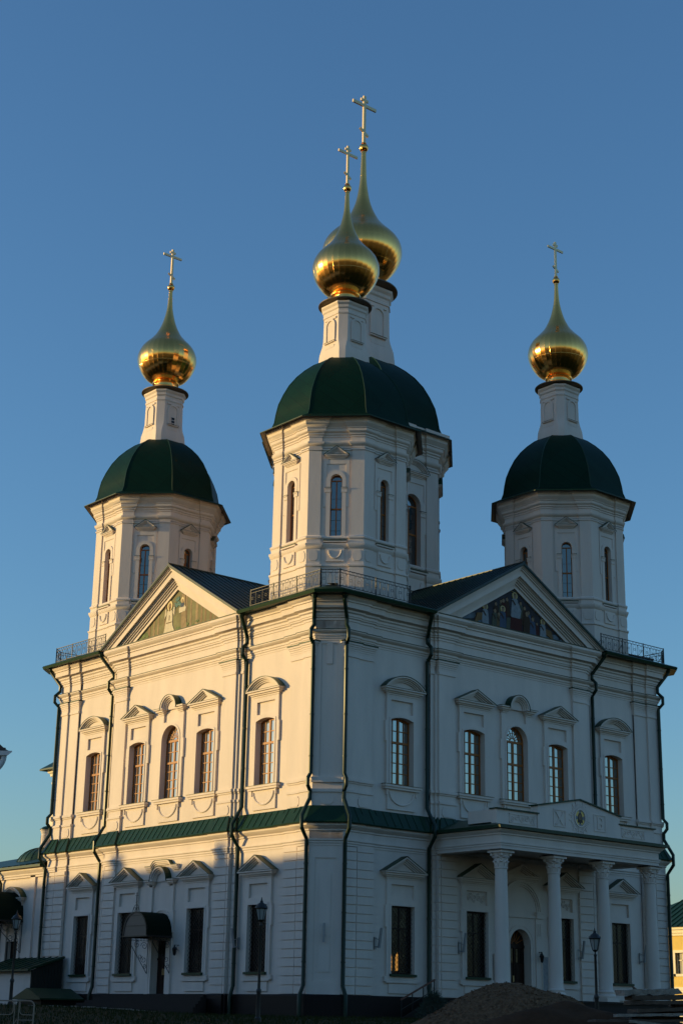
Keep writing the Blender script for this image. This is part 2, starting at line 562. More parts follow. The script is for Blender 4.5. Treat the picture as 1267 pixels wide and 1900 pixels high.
for F in (F_L, F_R):
    for mir in (False, True):
        def X(a, b): return (W-b, W-a) if mir else (a, b)
        mb = MB()
        a, b = X(CH, 1.80); pedestal(mb, F, a, b, 0.10, False); cap_prof(mb, F, a, b, 0.10)
        a, b = X(1.80, 2.85); pedestal(mb, F, a, b, 0.0); cap_prof(mb, F, a, b, 0.0)
        mb.build("pilaster", cathedral)
        mb = MB()
        a, b = X(6.72, 6.95); pedestal(mb, F, a, b, 0.0, False); cap_prof(mb, F, a, b, 0.0)
        a, b = X(6.95, 7.12); pedestal(mb, F, a, b, 0.10, False)
        a, b = X(7.12, 8.25); pedestal(mb, F, a, b, 0.20); cap_prof(mb, F, a, b, 0.20)
        mb.build("pilaster", cathedral)
        mb = MB()
        a, b = X(CH, 2.85); rustic(mb, F, a, b, 0.22, (W-1.8) if mir else 1.8)
        mb.build("rusticated_pilaster", cathedral)
        mb = MB()
        a, b = X(6.72, 6.95); rustic(mb, F, a, b, 0.12)
        a, b = X(6.98, 8.25); rustic(mb, F, a, b, 0.32, (W-7.15) if mir else 7.15)
        mb.build("rusticated_pilaster", cathedral)

# ---- entablatures: mouldings run round the whole plan and break forward over each pilaster
mb = MB()
mb.sweep(PU, [(-0.3, 19.06), (0.02, 19.06), (0.02, 19.17), (0.06, 19.17), (0.06, 19.27), (0.11, 19.27), (0.11, 19.38), (0.20, 19.42), (0.27, 19.50), (0.27, 19.55), (-0.3, 19.55)], PLASTER)
mb.sweep(PU, [(0.28, 19.552), (0.30, 19.552), (0.30, 19.575), (-0.1, 19.60)], GREEN)
mb.sweep(PU, [(-0.3, 19.55), (0.0, 19.55), (0.0, 20.06), (0.04, 20.06), (0.04, 20.16), (0.10, 20.20), (0.10, 20.28), (0.14, 20.28), (0.14, 20.40), (0.22, 20.46), (0.22, 20.54), (0.30, 20.58), (0.40, 20.62), (0.40, 20.88), (0.46, 20.90), (0.46, 20.98), (0.55, 21.04), (0.62, 21.14), (0.62, 21.20), (-0.3, 21.20)], PLASTER)
mb.build("entablature", cathedral)
mb = MB()
mb.sweep(PL, [(-0.3, 9.27), (0.03, 9.27), (0.03, 9.36), (0.07, 9.38), (0.07, 9.46), (0.12, 9.50), (0.12, 9.56), (0.0, 9.58), (0.0, 9.93), (0.06, 9.95), (0.06, 10.02), (0.13, 10.06), (0.22, 10.14), (0.26, 10.18), (0.26, 10.28), (-0.2, 10.28)], PLASTER)
mb.build("string_course", cathedral)

# ---- skirt roof between the storeys
mb = MB()
mb.sweep(PL, [(0.20, 10.284), (0.40, 10.284), (0.42, 10.33), (0.40, 10.36), (-0.06, 11.12), (-0.2, 11.12)], GREEN)
def slopebar(F, s, d0, z0, d1, z1, w=0.025, h=0.035):
    mb.bar(F(s, d0, z0), F(s, d1, z1), w, h, GREEN)
for F in (F_L, F_R):
    k = 0
    for (s0, s1, d) in ((CH, 1.8, .22), (1.8, 2.85, .12), (2.85, 6.72, 0.0), (7.12, 8.25, .32), (8.25, 17.23, .21), (W-8.25, W-7.12, .32), (18.76, 22.63, 0.0), (W-2.85, W-1.8, .12), (W-1.8, W-CH, .22)):
        n = max(1, int(round((s1-s0)/0.46)))
        for q in range(n):
            s = s0+(q+0.5)*(s1-s0)/n
            slopebar(F, s, d+0.40, 10.375, d-0.04, 11.10)
mb.build("skirt_roof", cathedral)

# ---- eave, low corner roofs and the cross gable roofs
EZ = 21.22
mb = MB()
C0, SE = 0.42, 6.22                        # chamfer of the roof plan, where the corner roofs stop at the gables
corner_maps = [lambda x, y: (x, y), lambda x, y: (-y, W+x), lambda x, y: (-W-x, W-y), lambda x, y: (-W+y, -x)]
for mp in corner_maps:
    mb = MB()
    path = [mp(-SE, 0.0), mp(-C0, 0.0), mp(0.0, C0), mp(0.0, SE)]
    z6 = EZ+0.15+1.56*0.357
    mb.sweep(path, [(0.30, EZ-0.018), (0.55, EZ-0.02), (0.96, EZ-0.05), (1.02, EZ+0.09), (0.96, EZ+0.15), (-0.6, z6)], GREEN, closed=False)
    k = 0.414*0.6
    P = [mp(-SE, 0.6)+(z6,), mp(-C0+k, 0.6)+(z6,), mp(-0.6, C0-k)+(z6,), mp(-0.6, SE)+(z6,), mp(-3.6, 3.6)+(23.0,), mp(-SE, 3.6)+(23.0,), mp(-3.6, SE)+(23.0,)]
    mb.add(P, [(0, 1, 4, 5), (1, 2, 4), (2, 3, 6, 4)], GREEN)
    for sgn in (0, 1):
        q = [(-SE, -0.96, EZ+0.15), (-SE, -1.0, EZ-0.04), (-SE, 3.6, EZ-0.04), (-SE, 3.6, 23.0), (-SE, 0.6, z6)]
        if sgn: q = [(-p[1], -p[0], p[2]) for p in q]
        mb.add([mp(p[0], p[1])+(p[2],) for p in q], [(0, 1, 2, 3, 4)], GREEN)
    mb.build("corner_roof", cathedral)

GH, GA, GE = 6.50, 25.05, 21.30           # gable half width, ridge height, eave height
GC = 12.74
slope = (GA-GE)/GH
mb = MB()
for F in (F_L, F_R, F_B, F_K):
    D0, D1 = 0.95, -9.0
    for q in (-1, 1):
        a0 = (GC+q*(GH+0.12), GE-0.07); a1 = (GC, GA)
        P = [F(a0[0], D0, a0[1]), F(a1[0], D0, a1[1]), F(a1[0], D1, a1[1]), F(a0[0], D1, a0[1]),
             F(a0[0], D0, a0[1]+0.10), F(a1[0], D0, a1[1]+0.12), F(a1[0], D1, a1[1]+0.12), F(a0[0], D1, a0[1]+0.10)]
        mb.hexa(P, GABLEG)
        if F in (F_L, F_R):
            nn = 21
            for k in range(nn):
                d = D0-0.25-k*0.45
                mb.bar(F(a0[0], d, a0[1]+0.12), F(a1[0], d, a1[1]+0.14), 0.03, 0.05, GABLEG)
    mb.bar(F(GC, D0, GA+0.13), F(GC, D1, GA+0.13), 0.14, 0.06, GABLEG)
mb.build("gable_roof", cathedral)

# ---- pediments: chevron bands stepping back to a sunk tympanum
def chev(o):
    # chevron line at perpendicular distance o inside the roof line
    c = math.cos(math.atan(slope)); dz = o/c
    top = GA-0.01-dz
    half = (top-GE)/slope
    return [(GC-half, GE), (GC, top), (GC+half, GE)]
for F in (F_L, F_R):
    mb = MB()
    bands = [(0.0, 0.06, 0.88), (0.06, 0.12, 0.80), (0.12, 0.20, 0.74), (0.20, 0.52, 0.66), (0.52, 0.58, 0.52), (0.58, 0.66, 0.46), (0.66, 0.74, 0.38), (0.74, 0.84, 0.30), (0.84, 1.04, 0.22)]
    for o0, o1, d in bands:
        mb.ring(F, chev(o0), chev(o1), -0.3, d, PLASTER)
    mb.ring(F, chev(-0.0), chev(0.035), 0.88, 0.93, GREEN)
    t = chev(1.04)
    mb.prism(F, t, -0.3, 0.10, PLASTER)
    mb.box(F, GC-GH+0.1, GC+GH-0.1, -0.3, 0.75, 21.20, GE-0.001, PLASTER)
    mb.box(F, GC-GH+0.2, GC+GH-0.2, 0.0, 0.79, GE-0.001, GE+0.035, GREEN)
    ped = mb.build("pediment", cathedral)
    if F is F_L: PED_L = ped
    else: PED_R = ped
# ------------------------------------------------------------------ windows of the two fronts
def window_frame(F, c, w, zb, zs, rise, d, cols, rows_low, rows_up, parent, pane_m, frac=0.66):
    # wooden frame with glazing bars; arch line follows the opening
    mb = MB()
    h = w/2; t = 0.09
    top = zs+rise
    def topz(s):
        x = abs(s-c)
        if rise <= 0: return zs
        if rise >= h*0.98: return zs+math.sqrt(max(0, h*h-x*x))
        r_ = (h*h+rise*rise)/(2*rise)
        return zs+rise-r_+math.sqrt(max(0, r_*r_-x*x))
    semi = rise > 0.5
    mb.box(F, c-h, c-h+t, d-0.10, d, zb, zs, WOOD)
    mb.box(F, c+h-t, c+h, d-0.10, d, zb, zs, WOOD)
    mb.box(F, c-h+t, c+h-t, d-0.10, d, zb, zb+t, WOOD)
    if rise > 0:
        o = seg_arch(c, w, zs, rise, 14); k = (h-t)/h
        inn = [(c+(s-c)*k, zs+(z-zs)*k-(0 if semi else t*0.9)) for s, z in o]
        mb.ring(F, o, inn, d-0.10, d, WOOD)
    else:
        mb.box(F, c-h+t, c+h-t, d-0.10, d, zs-t, zs, WOOD)
    ztr = zb+(zs-zb)*frac if not semi else zb+(zs-zb)*0.62
    # mullion and transom
    mtop = zs if semi else topz(c)-0.05
    mb.box(F, c-0.065, c+0.065, d-0.09, d+0.02, zb+t, mtop, WOOD)
    mb.box(F, c-h+t, c+h-t, d-0.085, d+0.035, ztr-0.055, ztr+0.055, WOOD)
    if semi: mb.box(F, c-h+t, c+h-t, d-0.085, d+0.03, zs-0.06, zs+0.06, WOOD)
    for q in (-1, 1):
        a0 = c+q*0.065; a1 = c+q*(h-t)
        n = cols//2
        for k in range(1, n):
            s = a0+(a1-a0)*k/n
            mb.box(F, s-0.02, s+0.02, d-0.07, d+0.006, zb+t, (zs if semi else topz(s)-0.05), WOOD)
    def bars(z0, z1, n):
        for k in range(1, n):
            z = z0+(z1-z0)*k/n
            mb.box(F, c-h+t, c+h-t, d-0.07, d+0.008, z-0.022, z+0.022, WOOD)
    bars(zb+t, ztr, rows_low)
    bars(ztr, zs if semi else top-0.06, rows_up)
    if semi:
        for k in range(1, 8):
            a = PI*k/8
            mb.bar(F(c+0.2*math.cos(a), d-0.03, zs+0.06+0.2*math.sin(a)), F(c+(h-t)*math.cos(a), d-0.03, zs+(h-t)*math.sin(a)), 0.035, 0.05, WOOD)
        arc = [(c+0.24*math.cos(PI*k/10), zs+0.24*math.sin(PI*k/10)) for k in range(11)]
        arc2 = [(c+0.19*math.cos(PI*k/10), zs+0.19*math.sin(PI*k/10)) for k in range(11)]
        mb.ring(F, arc, arc2, d-0.07, d+0.0, WOOD)
        arc = [(c+0.50*math.cos(PI*k/10), zs+0.50*math.sin(PI*k/10)) for k in range(11)]
        arc2 = [(c+0.465*math.cos(PI*k/10), zs+0.465*math.sin(PI*k/10)) for k in range(11)]
        mb.ring(F, arc, arc2, d-0.06, d-0.01, WOOD)
    fr = mb.build("window_frame", parent)
    mb = MB()
    poly = [(c-h+0.02, zb+0.02), (c+h-0.02, zb+0.02)] + [(c+(s-c)*0.97, z-0.02) for s, z in (seg_arch(c, w, zs, rise, 14) if rise > 0 else [(c+h, zs), (c-h, zs)])]
    mb.prism(F, poly, d-0.06, d-0.022, pane_m)
    mb.build("pane", parent)
    return fr

def hood(mb, F, c, z, hw, d, kind, kap=GREEN, k=1.0, rise=0.62):
    # z: underside of the cornice of the hood
    lay = [(0.00, 0.09, -0.30, 0.06), (0.09, 0.16, -0.20, 0.13), (0.16, 0.26, -0.10, 0.22), (0.26, 0.33, 0.0, 0.31)]
    if kind != 'keel':
        for z0, z1, e, dd in lay:
            mb.box(F, c-hw-e*k, c+hw+e*k, d-0.2, d+dd*k, z+z0*k, z+z1*k, PLASTER)
        zt = z+0.33*k
        mb.box(F, c-hw, c+hw, d-0.2, d+0.33*k, zt, zt+0.015, kap)
        zt += 0.0
        def outline(o):
            if kind == 'tri':
                a = math.atan(rise/hw); v = o/math.cos(a)
                H = rise-v; hh = H/rise*hw
                return [(c-hh, zt), (c, zt+H), (c+hh, zt)]
            R0 = (hw*hw+rise*rise)/(2*rise); cz = zt+rise-R0; rr = R0-o
            hh = math.sqrt(max(0.001, rr*rr-(R0-rise)**2)); a = math.asin(min(1, hh/rr))
            return [(c+rr*math.sin(-a+2*a*q/14), cz+rr*math.cos(-a+2*a*q/14)) for q in range(15)]
        for o0, o1, dd in ((0.0, 0.07, 0.32), (0.07, 0.13, 0.24), (0.13, 0.20, 0.16), (0.20, 0.26, 0.10)):
            mb.ring(F, outline(o0*k), outline(o1*k), d-0.2, d+dd*k, PLASTER)
        mb.prism(F, outline(0.26*k), d-0.2, d+0.02, PLASTER)
        ol = outline(-0.03); ol2 = outline(0.0)
        ol = [(s, max(z_, zt)) for s, z_ in ol]
        mb.ring(F, ol, ol2, d-0.2, d+0.345*k, kap)
    else:
        # horizontal ears with a round arch rising between them
        ra = 0.70; ear = z+0.02
        for z0, z1, e, dd in lay:
            for q in (-1, 1):
                a, b = sorted((c+q*(hw+e), c+q*(ra-0.0-z0*0.6)))
                mb.box(F, a, b, d-0.2, d+dd, ear+z0, ear+z1, PLASTER)
        for q in (-1, 1):
            a, b = sorted((c+q*(hw+0.02), c+q*(ra+0.0)))
            mb.box(F, a, b, d-0.2, d+0.33, ear+0.33, ear+0.35, kap)
        zc = ear+0.33-0.08; hh = 0.86
        def arc(r_):
            n = 18
            return [(c+r_*math.cos(PI*q/n), zc+r_*1.0*math.sin(PI*q/n)) for q in range(n+1)]
        for r0, r1, dd in ((0.74, 0.66, 0.32), (0.66, 0.59, 0.24), (0.59, 0.52, 0.16), (0.52, 0.46, 0.10)):
            mb.ring(F, arc(r0), arc(r1), d-0.2, d+dd, PLASTER)
        mb.ring(F, arc(0.77), arc(0.74), d-0.2, d+0.345, kap)
        mb.prism(F, arc(0.46), d-0.2, d+0.02, PLASTER)

def upper_window(F, i):
    c, w, zb, zs, rise = uhole(i)
    mid = i in (1, 2, 3)
    d = 0.21 if mid else 0.0
    wroot = MB()
    # surround: raised slab framing the opening, with ears and a sunk panel above
    mb = wroot; t = 0.12
    h = w/2; H = 1.02 if i != 2 else 1.12
    zt = 16.86
    poly_top = seg_arch(c, w, zs, rise, 16 if i == 2 else 8)
    mb.box(F, c-H, c-h, d-t, d, zb, zs, PLASTER); mb.box(F, c+h, c+H, d-t, d, zb, zs, PLASTER)
    z1 = 15.98 if i != 2 else 16.55
    mb.prism(F, [(c-H, z1), (c-H, zs), ] + list(reversed(poly_top)) + [(c+H, zs), (c+H, z1)], d-t, d, PLASTER)
    for q in (-1, 1):
        a, b = sorted((c+q*H, c+q*(H+0.08)))
        mb.box(F, a, b, d-t, d, 14.55, 15.55, PLASTER)
    if i != 2:
        mb.box(F, c-H, c-0.72, d-t, d, z1, zt, PLASTER); mb.box(F, c+0.72, c+H, d-t, d, z1, zt, PLASTER)
        mb.box(F, c-0.72, c+0.72, d-t, d, 16.62, zt, PLASTER)
    else:
        mb.box(F, c-H, c-0.72, d-t, d, z1, zt+0.1, PLASTER); mb.box(F, c+0.72, c+H, d-t, d, z1, zt+0.1, PLASTER)
    # fine bead round the opening
    o = [(c+h+0.10, zb)] + [(c+(s-c)*(h+0.10)/h, z+0.10*min(1, (z-zs)/max(rise, .01)*1.0+0.9)) for s, z in poly_top] + [(c-h-0.10, zb)]
    n_ = [(c+h+0.0, zb)] + [(s, z) for s, z in poly_top] + [(c-h, zb)]
    mb.ring(F, o, n_, d, d+0.03, PLASTER)
    su = mb.build("window", cathedral)
    mb = MB()
    kind = 'seg' if i in (0, 4) else ('keel' if i == 2 else 'tri')
    hood(mb, F, c, 16.86 if i != 2 else 16.95, 1.36, d-0.03, kind)
    mb.build("window_hood", su)
    mb = MB()
    mb.box(F, c-1.16, c+1.16, d-0.3, d+0.10, 12.22, 12.33, PLASTER)
    mb.box(F, c-1.22, c+1.22, d-0.3, d+0.16, 12.33, 12.44, PLASTER)
    mb.hexa([F(c-1.24, d+0.19, 12.442), F(c+1.24, d+0.19, 12.442), F(c+1.24, d-0.32, 12.442), F(c-1.24, d-0.32, 12.442),
             F(c-1.24, d+0.19, 12.455), F(c+1.24, d+0.19, 12.455), F(c+1.24, d-0.32, 12.50), F(c-1.24, d-0.32, 12.50)], GREEN)
    mb.build("sill", su)
    mb = MB()
    dd = d-0.10
    mb.box(F, c-0.92, c+0.92, dd-0.1, dd+0.07, 11.26, 12.22, PLASTER)
    for q in (-1, 1):
        a, b = sorted((c+q*0.92, c+q*1.0))
        mb.box(F, a, b, dd-0.1, dd+0.12, 11.95, 12.22, PLASTER)
    sw = [F(c+0.80*math.cos(PI+PI*k/14), dd+0.09, 12.12+0.62*math.sin(PI+PI*k/14)) for k in range(15)]
    mb.tube(sw, 0.045, PLASTER, 6)
    mb.build("apron_panel", su)
    window_frame(F, c, w, zb, zs, rise, d-0.31, 4, 4, 2, su, GLASS)
    return su
for F in (F_L, F_R):
    for i in range(5): upper_window(F, i)

def grille(F, c, w, zb, zs, d, parent):
    mb = MB(); st = 0.21; h = w/2; H = zs-zb; r = 0.011
    # diamond lattice of thin bars
    k = -int(H/st)-1
    while k*st < w+H:
        for sg in (1, -1):
            p = []
            x0 = k*st
            for (s, z) in ((x0, 0), (x0+H, H)):
                p.append((s, z))
            # clip to 0..w
            (s0, z0), (s1, z1) = p
            if s1 <= 0 or s0 >= w: continue
            if s0 < 0: z0 += -s0; s0 = 0
            if s1 > w: z1 -= s1-w; s1 = w
            if z1-z0 < 0.02: continue
            if sg == 1: a, b = (c-h+s0, zb+z0), (c-h+s1, zb+z1)
            else: a, b = (c+h-s0, zb+z0), (c+h-s1, zb+z1)
            mb.bar(F(a[0], d, a[1]), F(b[0], d+0.0, b[1]), 0.014, 0.014, IRON)
        k += 1
    mb.build("window_grille", parent)

def lower_window(F, i):
    c, w, zb, zs, rise = lhole(F, i)
    mid = i in (1, 3)
    d = 0.33 if mid else 0.12; t = 0.12; h = w/2; H = 1.02
    mb = MB()
    mb.box(F, c-H, c-h, d-t, d, zb, zs, PLASTER); mb.box(F, c+h, c+H, d-t, d, zb, zs, PLASTER)
    z1 = 7.05
    mb.box(F, c-H, c+H, d-t, d, zs, z1, PLASTER)
    mb.box(F, c-H, c-0.72, d-t, d, z1, 8.05, PLASTER); mb.box(F, c+0.72, c+H, d-t, d, z1, 8.05, PLASTER)
    mb.box(F, c-0.72, c+0.72, d-t, d, 7.72, 8.05, PLASTER)
    for q in (-1, 1):
        a, b = sorted((c+q*H, c+q*(H+0.08)))
        mb.box(F, a, b, d-t, d, 5.75, 6.75, PLASTER)
        a, b = sorted((c+q*H, c+q*(H+0.12)))
        mb.box(F, a, b, d-t, d, 3.28, 3.50, PLASTER)
    mb.box(F, c-H, c+H, d-t, d, 3.22, zb, PLASTER)
    o = [(c+h+0.10, zb), (c+h+0.10, zs+0.10), (c-h-0.10, zs+0.10), (c-h-0.10, zb)]
    n_ = [(c+h, zb), (c+h, zs), (c-h, zs), (c-h, zb)]
    mb.ring(F, o, n_, d, d+0.03, PLASTER)
    su = mb.build("window", cathedral)
    mb = MB(); hood(mb, F, c, 7.98, 1.36, d-0.03, 'tri', rise=0.72); mb.build("window_hood", su)
    mb = MB(); mb.box(F, c-h-0.08, c+h+0.08, d-0.3, d+0.12, zb-0.11, zb, GREEN); mb.build("sill", su)
    mb = MB(); mb.box(F, c-0.82, c+0.82, d-0.3, d-0.05, 2.75, 3.18, PLASTER); mb.build("apron_panel", su)
    mb = MB()
    e = d-0.26
    for a, b in ((c-h, c-h+0.07), (c-0.04, c+0.04), (c+h-0.07, c+h)): mb.box(F, a, b, e-0.06, e, zb, zs, DWOOD)
    for z in (zb, zb+2.05, zs-0.07): mb.box(F, c-h+0.07, c+h-0.07, e-0.055, e-0.003, z, z+0.07, DWOOD)
    mb.build("window_frame", su)
    mb = MB(); mb.box(F, c-h, c+h, e-0.05, e-0.03, zb, zs, DGLASS); mb.build("pane", su)
    grille(F, c, w, zb, zs, e+0.10, su)
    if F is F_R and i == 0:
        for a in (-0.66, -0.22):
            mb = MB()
            mb.prism(F, [(c+a+0.02, zb+0.16), (c+a+0.24, zb+0.16), (c+a+0.24, zb+0.74), (c+a+0.19, zb+0.92), (c+a+0.13, zb+1.0), (c+a+0.07, zb+0.92), (c+a+0.02, zb+0.74)], e-0.028, e-0.024, GLINT)
            mb.build("glint_pane", su)
for F in (F_L, F_R):
    for i in (0, 1, 3, 4): lower_window(F, i)

# ------------------------------------------------------------------ downpipes
for F in (F_L, F_R):
    for mir in (False, True):
        for (s0, s1, sh) in ((6.12, 6.45, 0.02), (0.42, 0.92, 0.22)):
            if sh > 0.1: pts = [(s0, 0.62, 21.22), (s0, 0.60, 20.95), (s1, sh, 20.15), (s1, sh, 19.80), (s1-0.1, sh+0.26, 19.52), (s1-0.1, sh+0.26, 19.15), (s1, sh, 18.85), (s1, sh, 12.62), (s1-0.06, sh+0.20, 12.36), (s1-0.06, sh+0.20, 12.05), (s1, sh, 11.80), (s1, sh, 11.45), (s1-0.08, sh+0.52, 10.60), (s1-0.08, sh+0.52, 10.05), (s1, sh+0.14, 9.55), (s1, sh+0.14, 3.0), (s1, sh+0.34, 2.55), (s1, sh+0.34, 1.6)]
            else: pts = [(s0, 0.72, 21.22), (s0, 0.70, 21.0), (s1, 0.06, 20.1), (s1, 0.06, 19.82), (s1, 0.34, 19.55), (s1, 0.34, 19.2), (s1, 0.04, 18.85), (s1, 0.04, 11.5), (s1, 0.60, 10.62), (s1, 0.60, 10.1), (s1, 0.18, 9.55), (s1, 0.18, 3.0), (s1, 0.34, 2.5), (s1, 0.34, 1.6)]
            mb = MB()
            mb.tube([F((W-s if mir else s), d, z) for s, d, z in pts], 0.095, PIPE, 10)
            p = pts[0]
            s = W-p[0] if mir else p[0]
            mb.lathe(F(s, p[1], 0)[:2], [(0.09, 20.98), (0.17, 21.14), (0.17, 21.25)], 10, PIPE)
            for z in (17.6, 15.4, 13.4, 8.4, 6.2, 4.0):
                dd = pts[7][1] if z > 11 else pts[-4][1]
                ss = W-s1 if mir else s1
                mb.lathe(F(ss, dd, 0)[:2], [(0.112, z), (0.112, z+0.06)], 10, PIPE)
            mb.build("downpipe", cathedral)

# ------------------------------------------------------------------ roof railings
def railing(path, closed=False):
    # path of 3-D points; ornamental lattice of bars, ovals and small squares
    mb = MB(); Hh = 0.93
    for i in range(len(path)-1):
        a = Vector(path[i]); b = Vector(path[i+1]); L = (b-a).length; t = (b-a).normalized()
        Z = Vector((0, 0, 1))
        mb.bar(a+Z*Hh, b+Z*Hh, 0.04, 0.03, IRON)
        mb.bar(a+Z*(Hh-0.16), b+Z*(Hh-0.16), 0.022, 0.02, IRON)
        mb.bar(a+Z*0.12, b+Z*0.12, 0.03, 0.025, IRON)
        n = max(2, int(L/0.27))
        for k in range(n):
            p = a+t*(L*(k+0.5)/n); w = L/n*0.36
            pts = []
            for q in range(10):
                an = 2*PI*q/10
                pts.append(p+t*(w*math.cos(an))+Z*(0.45+0.33*math.sin(an)))
            mb.tube(pts, 0.009, IRON, 4, close=True)
            pts = [p+t*(L/n*0.42*math.cos(2*PI*q/8))+Z*(Hh-0.08+0.07*math.sin(2*PI*q/8)) for q in range(8)]
            mb.tube(pts, 0.009, IRON, 4, close=True)
            if k % 2 == 0:
                for (x0, z0), (x1, z1) in (((-.06,.42),(.06,.42)), ((.06,.42),(.06,.54)), ((.06,.54),(-.06,.54)), ((-.06,.54),(-.06,.42))):
                    mb.bar(p+t*x0+Z*z0, p+t*x1+Z*z1, 0.014, 0.014, IRON)
            else:
                mb.bar(p+Z*0.12, p+Z*0.77, 0.016, 0.016, IRON)
        m = max(1, int(round(L/2.0)))
        for k in range(m+1):
            p = a+t*(L*k/m)
            mb.bar(p+Z*(-0.25), p+Z*(Hh+0.04), 0.042, 0.042, IRON)
            inw = Vector((-12.74, 12.74, 0))-Vector((p.x, p.y, 0)); inw.normalize()
            mb.bar(p+Z*0.6, p+inw*0.45+Z*0.05, 0.02, 0.02, IRON)
    return mb.build("railing", cathedral)
RZ = 21.55
railing([F_L(5.95, 0.32, RZ), F_L(0.35, 0.32, RZ), F_R(0.35, 0.32, RZ), F_R(5.0, 0.32, RZ)])
railing([F_L(19.7, 0.32, RZ), F_L(W-0.35, 0.32, RZ), F_K(0.35, 0.32, RZ), F_K(4.0, 0.32, RZ)])
railing([F_R(19.6, 0.32, RZ), F_R(W-0.35, 0.32, RZ), F_B(0.35, 0.32, RZ), F_B(4.0, 0.32, RZ)])
# ------------------------------------------------------------------ towers
T225 = math.tan(R(22.5)); C225 = math.cos(R(22.5))
def facet_F(cx, cy, A, k):
    a = R(45*k); n = (math.cos(a), math.sin(a)); t = (-n[1], n[0])
    return lambda s, d, z: (cx+n[0]*(A+d)+t[0]*s, cy+n[1]*(A+d)+t[1]*s, z)
def loft(mb, cx, cy, rows, m):
    # rows: (axis apothem, diagonal apothem, z)
    V = []
    for Aa, Ad, z in rows:
        y = math.sqrt(2)*Ad-Aa
        P = [(Aa, -y), (Aa, y), (y, Aa), (-y, Aa), (-Aa, y), (-Aa, -y), (-y, -Aa), (y, -Aa)]
        V += [(cx+p, cy+q, z) for p, q in P]
    fs = [(j*8+i, j*8+(i+1) % 8, (j+1)*8+(i+1) % 8, (j+1)*8+i) for j in range(len(rows)-1) for i in range(8)]
    mb.add(V, fs, m)

